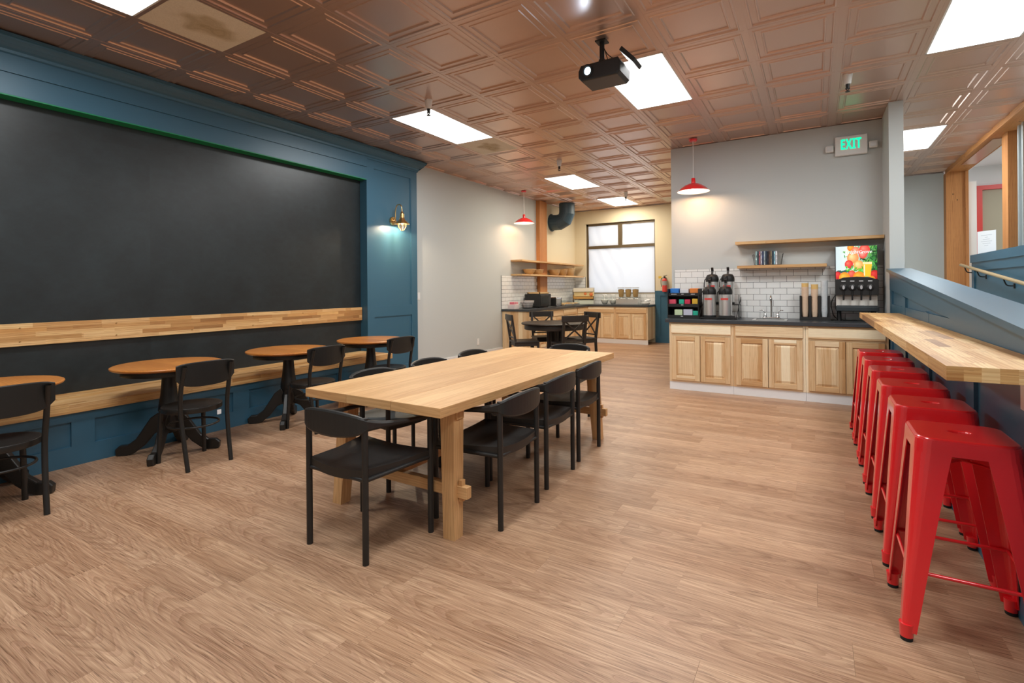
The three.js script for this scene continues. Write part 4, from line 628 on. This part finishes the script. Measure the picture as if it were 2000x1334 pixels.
{ // discs in a wire basket
  const b = thing('wire_basket', 'thin wire file basket holding the row of discs', 'basket', [2.36, 1.557, -4.70]); const g = []; for (const x of [-0.14, 0.15]) g.push(rod([x, 0, -0.07], [x * 1.15, 0.15, -0.07], 0.0025), rod([x, 0, 0.07], [x * 1.15, 0.13, 0.07], 0.0025), rod([x * 1.15, 0.14, -0.07], [x * 1.15, 0.13, 0.07], 0.0025)); g.push(rod([-0.14, 0.003, 0.07], [0.15, 0.003, 0.07], 0.0025), rod([-0.14, 0.003, -0.07], [0.15, 0.003, -0.07], 0.0025)); M('wire', g, mt.black, b);
  const cols = [[0.35, 0.55, 0.55], [0.05, 0.08, 0.1], [0.4, 0.12, 0.14], [0.45, 0.45, 0.5], [0.03, 0.05, 0.12], [0.35, 0.42, 0.46], [0.02, 0.04, 0.07], [0.02, 0.02, 0.03], [0.12, 0.06, 0.04], [0.3, 0.24, 0.16], [0.02, 0.05, 0.08], [0.2, 0.36, 0.45], [0.75, 0.8, 0.86]];
  const rr = rng(17); cols.forEach((q, i) => { const tx = canvasTex(16, 128, (c, w, h) => { const s = (k) => '#' + q.map((v) => Math.min(255, Math.round(255 * Math.pow(v, 0.4545) * k)).toString(16).padStart(2, '0')).join(''); c.fillStyle = s(1); c.fillRect(0, 0, w, h); for (let k = 0; k < 5; k++) { c.fillStyle = s(0.4 + rr() * 1.3); c.fillRect(2 + rr() * 4, rr() * h, 8, 10 + rr() * 20); } });
    const m = M('disc_case', rb(0.0165, 0.165 + rr() * 0.012, 0.12, 0.002, 2.24 + i * 0.0185, 1.557 + 0.088, -4.69, 1), std({ map: tx, roughness: 0.3 })); tag(m, ['pale teal', 'near-black', 'maroon', 'light grey', 'navy', 'grey-blue', 'midnight blue', 'black', 'dark brown', 'tan', 'dark petrol', 'steel blue', 'white'][i] + ' disc case standing in the row on the lower shelf', 'disc case', 'disc cases in the wire basket'); });
}
{ // exit sign
  const s = thing('exit_sign', 'white emergency sign with green letters and twin lamp heads', 'sign', [3.245, 2.94, -4.805]);
  M('body', rb(0.32, 0.225, 0.05, 0.01, 0, 0, 0.027), mt.white, s);
  const font = await new FontLoader().loadAsync('fonts/droid/droid_sans_bold.typeface.json'); const g = new TextGeometry('EXIT', { font, size: 0.108, depth: 0.003, curveSegments: 4 }); g.computeBoundingBox(); const b = g.boundingBox; g.translate(-(b.min.x + b.max.x) / 2, -(b.min.y + b.max.y) / 2, 0); g.scale(0.66, 1.12, 1); g.translate(0.0, 0.015, 0.0521); M('lettering', g, mt.exit, s, 'glowing green letters reading EXIT');
  for (const k of [-1, 1]) { const h = M('lamp_head', rb(0.085, 0.075, 0.06, 0.012, k * 0.215, -0.02, 0.035), mt.white, s); M('lamp_lens', rb(0.06, 0.052, 0.006, 0.003, k * 0.215, -0.02, 0.067, 1), flat(0.7, 0.72, 0.74, 0.2), h); }
}

// ================================================================ KITCHEN CORNER
{
  const bk = (z, w, h, f, m, l, sq) => { const b = thing('basket', l, 'basket', [-2.235, 1.577, z], 0, 'wicker baskets on the shelf'); M('bowl', lathe(sq ? [[0.0001, 0.005], [w * 0.72, 0.005], [w, h], [w * 0.94, h], [w * 0.66, 0.012], [0.0001, 0.012]] : [[0.0001, 0.004], [w * 0.55, 0.004], [w * 0.85, h * 0.5], [w, h], [w * 0.95, h], [w * 0.8, h * 0.5], [w * 0.5, 0.012], [0.0001, 0.012]], sq ? 4 : 28).applyMatrix4(RY(sq ? Math.PI / 4 : 0)), m, b); M('rim', tube(Array.from({ length: 16 }, (_, k) => { const a = k / 16 * 6.2832 + Math.PI / 4, q = sq ? 0.0 : 1; const cs = Math.cos(a), sn = Math.sin(a), m2 = sq ? 0.7071 / Math.max(Math.abs(cs), Math.abs(sn)) : 1; return [w * cs * m2, h, w * sn * m2]; }), 0.007, 48, 6, true), m, b); };
  bk(-6.78, 0.13, 0.10, 0, mt.wicker, 'shallow round wicker basket on the kitchen shelf'); bk(-7.15, 0.13, 0.10, 0, mt.wicker2, 'low square wicker basket beside the round one', true); bk(-7.95, 0.14, 0.12, 0, mt.wicker2, 'square wicker basket just beyond the timber post', true); bk(-8.35, 0.14, 0.14, 0, mt.wicker, 'orange square wicker basket between two paler ones', true); bk(-8.75, 0.15, 0.17, 0, mt.wicker2, 'tallest square wicker basket at the window end of the shelf', true);
}
{
  const m = thing('microwave', 'black countertop microwave in the kitchen corner', 'microwave', [-2.13, CT, -7.0], Math.PI / 2);
  M('case', rb(0.5, 0.27, 0.36, 0.012, 0, 0.145, -0.02), mt.black, m); M('door', [rb(0.36, 0.23, 0.02, 0.006, -0.06, 0.145, 0.165)], flat(0.02, 0.02, 0.02, 0.15), m); M('window', bb(-0.19, 0.05, 0.08, 0.21, 0.1755, 0.177), flat(0.006, 0.008, 0.008, 0.08), m); M('keypad', bb(0.14, 0.235, 0.05, 0.24, 0.1605, 0.164), flat(0.03, 0.03, 0.03), m); M('foot', [cyl(0.012, 0.012, 0.012, -0.2, 0.006, 0.1, 8), cyl(0.012, 0.012, 0.012, 0.2, 0.006, 0.1, 8)], mt.rubber, m);
  const b = thing('bread_tray', 'flat wicker tray on top of the microwave', 'tray', [-2.15, CT + 0.28, -7.0]); M('tray', [bb(-0.15, 0.15, 0, 0.008, -0.2, 0.2)], mt.wicker, b); M('rim', [bb(-0.15, -0.135, 0, 0.04, -0.2, 0.2), bb(0.135, 0.15, 0, 0.04, -0.2, 0.2), bb(-0.15, 0.15, 0, 0.04, -0.2, -0.185), bb(-0.15, 0.15, 0, 0.04, 0.185, 0.2)], mt.wicker2, b);
  const t = thing('toaster', 'chrome two-slot toaster next to the microwave', 'toaster', [-2.0, CT, -7.52], Math.PI / 2); M('body', rb(0.26, 0.19, 0.17, 0.03, 0, 0.105, 0), mt.chrome, t); M('end_cap', rb(0.02, 0.18, 0.165, 0.008, 0.13, 0.1, 0), mt.black, t); M('end_cap', rb(0.02, 0.18, 0.165, 0.008, -0.13, 0.1, 0), mt.black, t); M('slot', [bb(-0.1, 0.1, 0.199, 0.2015, -0.045, -0.015), bb(-0.1, 0.1, 0.199, 0.2015, 0.015, 0.045)], mt.black, t); M('lever', bb(0.14, 0.165, 0.12, 0.135, -0.015, 0.015), mt.black, t);
}
{
  const p = thing('packet_box', 'open box of pink and white packets at the counter end', 'box', [-2.22, CT, -6.12], 0.1); M('carton', rb(0.15, 0.09, 0.22, 0.004, 0, 0.045, 0, 1), flat(0.72, 0.62, 0.62), p); const rr = rng(8); for (let k = 0; k < 6; k++) M('packet', rb(0.1, 0.07, 0.02, 0.006, 0.01, 0.1, -0.085 + k * 0.034, 1), k % 2 ? flat(0.72, 0.16, 0.22) : flat(0.75, 0.5, 0.5), p);
  const w = thing('wire_bread_basket', 'wire basket with a hoop handle full of wrapped bread', 'basket', [-2.08, CT, -6.42]); const g = []; for (const y of [0.01, 0.06, 0.11]) { const r0 = 0.11 + y * 0.3; g.push(tube(Array.from({ length: 14 }, (_, k) => [r0 * Math.cos(k / 14 * 6.2832), y, r0 * Math.sin(k / 14 * 6.2832)]), 0.0025, 40, 5, true)); } for (let k = 0; k < 10; k++) { const a = k / 10 * 6.2832; g.push(rod([0.113 * Math.cos(a), 0.01, 0.113 * Math.sin(a)], [0.143 * Math.cos(a), 0.11, 0.143 * Math.sin(a)], 0.002, 5)); } M('wire', g, mt.black, w); M('hoop_handle', tube([[0, 0.11, -0.143], [0, 0.25, -0.12], [0, 0.31, 0], [0, 0.25, 0.12], [0, 0.11, 0.143]], 0.003, 30, 6), mt.black, w);
  for (let k = 0; k < 7; k++) { const a = k * 0.9; M('bread_roll', new THREE.SphereGeometry(0.048, 12, 8).scale(1.1, 0.75, 1).translate(0.065 * Math.cos(a) * (k ? 1 : 0), 0.06 + 0.05 * (k % 2), 0.065 * Math.sin(a) * (k ? 1 : 0)), k % 3 ? mt.bread : flat(0.75, 0.6, 0.55), w); } M('liner', lathe([[0.0001, 0.02], [0.1, 0.02], [0.14, 0.15], [0.13, 0.155]], 20), flat(0.72, 0.68, 0.66), w);
}
{
  const tr = (z, l, n) => { const t = thing('pastry_tray', l, 'tray', [-2.08, CT, z], 0, 'pastry trays'); M('tray', [rb(0.36, 0.012, 0.34, 0.004, 0, 0.012, 0, 1), bb(-0.18, -0.17, 0.01, 0.04, -0.17, 0.17), bb(0.17, 0.18, 0.01, 0.04, -0.17, 0.17)], mt.steel, t); const rr = rng(n); for (let i = 0; i < 4; i++) for (let j = 0; j < 3; j++) M('pastry', new THREE.TorusGeometry(0.028, 0.017, 8, 14).applyMatrix4(RX(Math.PI / 2)).translate(-0.12 + i * 0.08, 0.034 + rr() * 0.01, -0.11 + j * 0.11), rr() < 0.4 ? mt.pastry : mt.bread, t); M('cover', [rb(0.37, 0.1, 0.35, 0.015, 0, 0.075, 0)], mt.glass, t, 'clear plastic cover'); };
  tr(-7.98, 'covered pastry tray beside the toaster', 21); tr(-8.42, 'covered pastry tray nearer the snack display', 22);
  const d = thing('snack_display', 'cardboard snack display with cream, yellow and orange packs', 'display', [-2.0, CT, -9.05], 0.35); M('side_panel', [bb(-0.26, -0.252, 0, 0.36, -0.16, 0.12), bb(0.252, 0.26, 0, 0.36, -0.16, 0.12)], flat(0.5, 0.47, 0.42), d); M('back_panel', bb(-0.26, 0.26, 0, 0.4, -0.165, -0.158), flat(0.6, 0.55, 0.48), d);
  const packs = [[0.30, flat(0.8, 0.74, 0.6), 0.08], [0.19, flat(0.78, 0.6, 0.28), 0.11], [0.13, flat(0.8, 0.42, 0.1), 0.1], [0.0, flat(0.72, 0.78, 0.66), 0.1]]; packs.forEach(([y, m, h], i) => M('pack', rb(0.48, h, 0.22, 0.01, i % 2 ? 0.02 : 0, y + h / 2, -0.02 + 0.02 * (3 - i), 1), m, d)); M('fruit_print', [new THREE.SphereGeometry(0.045, 14, 10).scale(1, 1, 0.25).translate(0.19, 0.24, 0.13), new THREE.SphereGeometry(0.035, 14, 10).scale(1, 1, 0.25).translate(0.05, 0.255, 0.13)], flat(0.8, 0.22, 0.06), d);
}
{
  const pitch = (x, l) => { const p = thing('milk_pitcher', l, 'pitcher', [x, CT, -9.2], -Math.PI / 2, 'glass pitchers of milk'); M('glass_jug', lathe([[0.0001, 0.002], [0.05, 0.002], [0.085, 0.06], [0.095, 0.11], [0.075, 0.17], [0.055, 0.2], [0.062, 0.22]], 28), mt.glass, p); M('milk', lathe([[0.0001, 0.006], [0.048, 0.006], [0.081, 0.06], [0.09, 0.105], [0.088, 0.115], [0.0001, 0.115]], 24), mt.milk, p); M('handle', tube([[0.062, 0.2, 0], [0.12, 0.19, 0], [0.125, 0.12, 0], [0.092, 0.09, 0]], 0.007, 20, 6), mt.glass, p); M('lid', cyl(0.055, 0.05, 0.018, 0, 0.225, 0), mt.white, p); };
  pitch(-1.51, 'glass pitcher of milk next to the snack display'); pitch(-1.30, 'glass pitcher of milk next to the cereal dispenser');
  const c = thing('cereal_dispenser', 'triple cereal dispenser with clear hoppers on a steel stand', 'dispenser', [-0.93, CT, -9.22]);
  M('stand', [rb(0.54, 0.14, 0.2, 0.01, 0, 0.07, 0.02)], mt.steel, c); for (const x of [-0.175, 0, 0.175]) { M('hopper', lathe([[0.05, 0.16], [0.058, 0.2], [0.078, 0.38], [0.08, 0.385]], 24).translate(x, 0, 0), mt.glass, c); M('cereal', lathe([[0.0001, 0.165], [0.047, 0.165], [0.056, 0.2], [0.073, 0.35], [0.0001, 0.36]], 24).translate(x, 0, 0), mt.grain, c); M('lid', cyl(0.083, 0.08, 0.012, x, 0.39, 0), flat(0.3, 0.24, 0.16), c); M('turn_knob', [cyl(0.05, 0.05, 0.03, x, 0.152, 0), cyl(0.022, 0.022, 0.05, 0, 0, 0, 14).applyMatrix4(RX(Math.PI / 2)).translate(x, 0.15, 0.12)], mt.zinc, c); }
  const n = thing('plate_stack', 'stack of white plates with crumpled wrappers at the counter end', 'plates', [-0.5, CT, -9.14]); for (let k = 0; k < 5; k++) M('plate', lathe([[0.0001, 0], [0.06, 0], [0.1, 0.012], [0.1, 0.016], [0.058, 0.006], [0.0001, 0.006]], 24).translate(0, k * 0.007, 0), mt.white, n); M('wrapper', [new THREE.IcosahedronGeometry(0.04, 1).scale(1.4, 0.7, 1).translate(0.06, 0.1, -0.02), new THREE.IcosahedronGeometry(0.035, 1).scale(1, 0.9, 1.2).translate(0.02, 0.075, 0.03)], mt.paper, n);
}
{ // blue elbow duct between wall and ceiling
  const d = thing('air_duct', 'blue painted segmented elbow duct rising to the ceiling', 'duct'); const r = 0.18, xw = -2.382, xe = -1.99, yc = 2.80, z = -8.12, n = 24;
  const ringAt = (p, dir) => { const D = V3(...dir).normalize(), A = V3(0, 0, 1), B = D.clone().cross(A).normalize(), o = []; for (let k = 0; k < n; k++) { const a = k / n * 6.28319; o.push([p[0] + r * (Math.cos(a) * A.x + Math.sin(a) * B.x), p[1] + r * (Math.cos(a) * A.y + Math.sin(a) * B.y), p[2] + r * (Math.cos(a) * A.z + Math.sin(a) * B.z)]); } return o; };
  const e = 0.19, pts = [[[xw, yc, z], [1, 0, 0]], [[xe - e, yc, z], [1, 0.2, 0]], [[xe - e * 0.3, yc + e * 0.3, z], [1, 1, 0]], [[xe, yc + e, z], [0.2, 1, 0]], [[xe, CEIL - 0.002, z], [0, 1, 0]]];
  for (let i = 0; i < pts.length - 1; i++) M('segment', loft([ringAt(...pts[i]), ringAt(...pts[i + 1])]), mt.duct, d);
  const fl = new THREE.TorusGeometry(r + 0.01, 0.014, 8, 32).applyMatrix4(RY(Math.PI / 2)).translate(xw + 0.004, yc, z); M('flange', fl, mt.duct, d);
}
{ // fire extinguisher
  const f = thing('fire_extinguisher', 'small red fire extinguisher with a yellow tag on the cream wall', 'extinguisher', [-0.105, 1.18, -9.325]);
  M('cylinder', lathe([[0.0001, 0], [0.05, 0], [0.055, 0.01], [0.055, 0.26], [0.045, 0.29], [0.02, 0.305], [0.02, 0.32]], 24), mt.redDoor, f); M('label_band', lathe([[0.0555, 0.15], [0.0558, 0.15], [0.0558, 0.25], [0.0555, 0.25]], 24), flat(0.35, 0.35, 0.34), f); M('valve', [cyl(0.022, 0.02, 0.04, 0, 0.335, 0), bar([-0.02, 0.36, 0], [0.06, 0.385, 0.02], 0.016, 0.01), bar([-0.02, 0.345, 0], [0.05, 0.335, 0.02], 0.014, 0.008)], mt.black, f); M('hose', tube([[-0.02, 0.33, 0.01], [-0.07, 0.3, 0.02], [-0.075, 0.2, 0.03], [-0.06, 0.12, 0.04]], 0.007, 24, 6), mt.black, f); M('inspection_tag', rb(0.07, 0.05, 0.003, 0.001, -0.1, 0.335, 0.02, 1), flat(0.75, 0.5, 0.05), f); M('wall_bracket', bb(-0.02, 0.02, 0.1, 0.32, -0.093, -0.05), mt.black, f);
}
// ================================================================ CEILING FITTINGS
function sprinkler(x, z, label) { const s = thing('fire_sprinkler', label, 'sprinkler', [x, CEIL, z], 0, 'ceiling sprinklers'); s.scale.setScalar(1.4); M('escutcheon', lathe([[0.03, 0.012], [0.028, 0], [0.026, -0.01], [0.02, -0.05], [0.018, -0.055], [0.0001, -0.055]], 18), mt.white, s); M('nozzle', [cyl(0.01, 0.012, 0.03, 0, -0.068, 0, 12), rod([-0.012, -0.08, 0], [0, -0.1, 0], 0.003, 6), rod([0.012, -0.08, 0], [0, -0.1, 0], 0.003, 6), cyl(0.014, 0.014, 0.003, 0, -0.102, 0, 12)], mt.black, s); }
sprinkler(-0.51, -1.665, 'white fire sprinkler at the corner of a ceiling light'); sprinkler(-0.45, -4.57, 'white fire sprinkler above the dark round table'); sprinkler(-0.43, -7.6, 'white fire sprinkler beside the light nearest the window'); sprinkler(3.14, -3.19, 'white fire sprinkler close to the exit sign');
{ // ceiling projector
  const p = thing('projector', 'black ceiling projector with its lens lit', 'projector', [1.46, CEIL, -1.41]); p.scale.set(0.86, 1, 0.86);
  M('mount_plate', rb(0.1, 0.012, 0.1, 0.004, 0, -0.006, 0, 1), mt.black, p); M('pole', [cyl(0.022, 0.022, 0.16, 0, -0.09, 0, 16), cyl(0.03, 0.03, 0.05, 0, -0.17, 0, 16)], mt.black, p);
  M('bracket', [bar([-0.1, -0.195, -0.05], [0.1, -0.195, 0.05], 0.02, 0.012), bar([-0.1, -0.195, 0.06], [0.1, -0.195, -0.06], 0.02, 0.012)], mt.black, p);
  const body = prism([[-0.185, 0.01], [-0.165, 0.045], [0.165, 0.05], [0.185, 0.02], [0.18, -0.04], [0.16, -0.055], [-0.16, -0.055], [-0.185, -0.03]], 0.27, 0.012); body.translate(0.02, -0.26, 0); M('body', body, flat(0.012, 0.013, 0.014, 0.35), p);
  const lr = lathe([[0.046, 0], [0.05, 0.004], [0.05, 0.02], [0.036, 0.022], [0.03, 0.01]], 28); lr.applyMatrix4(RX(Math.PI / 2)); lr.translate(-0.085, -0.258, 0.128); M('lens_ring', lr, mt.black, p); const ln = new THREE.SphereGeometry(0.03, 20, 12).scale(1, 1, 0.35).translate(-0.085, -0.258, 0.136); M('lens', ln, mt.lens, p, 'glowing bluish-white lens');
  M('side_vent', bb(0.206, 0.208, -0.29, -0.24, -0.08, 0.08), mt.black, p); const cv = rb(0.17, 0.035, 0.2, 0.006); cv.applyMatrix4(RZ(-0.75)); cv.translate(0.245, -0.16, -0.06); M('cover_flap', cv, flat(0.02, 0.022, 0.024, 0.4), p); M('cable', [tube([[0.015, -0.05, 0.015], [0.06, -0.12, 0.02], [0.11, -0.16, 0], [0.15, -0.2, -0.02]], 0.004, 20, 6), tube([[0.02, -0.06, -0.01], [0.05, -0.16, -0.02], [0.06, -0.21, -0.02]], 0.004, 20, 6)], mt.black, p);
  const l = new THREE.SpotLight(lin(0.45, 0.7, 1), 0.22, 0, 0.5, 0.6); l.position.set(-0.085, -0.258, 0.15); l.target.position.set(-0.085, 0.05, 1.0); p.add(l); p.add(l.target); l.castShadow = true;
}
// switches and outlets
function plate(name, label, at, n, cat) { const t = thing(name, label, cat, at); M('cover_plate', rb(0.006, 0.115, 0.072, 0.002, 0.003, 0, 0, 1), mt.white, t); if (cat === 'switch') M('rocker', rb(0.005, 0.065, 0.034, 0.002, 0.007, 0, 0, 1), mt.trim, t); else M('socket', [rb(0.003, 0.028, 0.028, 0.001, 0.007, 0.022, 0, 1), rb(0.003, 0.028, 0.028, 0.001, 0.007, -0.022, 0, 1)], mt.trim, t); }
plate('light_switch', 'white light switch on the grey wall next to the blue pilaster', [-2.39, 1.185, -3.58], 1, 'switch'); plate('wall_outlet', 'white wall outlet low on the grey wall', [-2.39, 0.33, -5.15], 2, 'outlet');
{ const t = thing('wall_outlet', 'white outlet under the bar counter end', 'outlet', [3.545, 0.86, 0.02]); M('cover_plate', rb(0.006, 0.115, 0.072, 0.002, -0.003, 0, 0, 1), mt.white, t); M('socket', rb(0.003, 0.028, 0.028, 0.001, -0.007, 0.022, 0, 1), mt.trim, t); }

renderer.render(scene, camera);
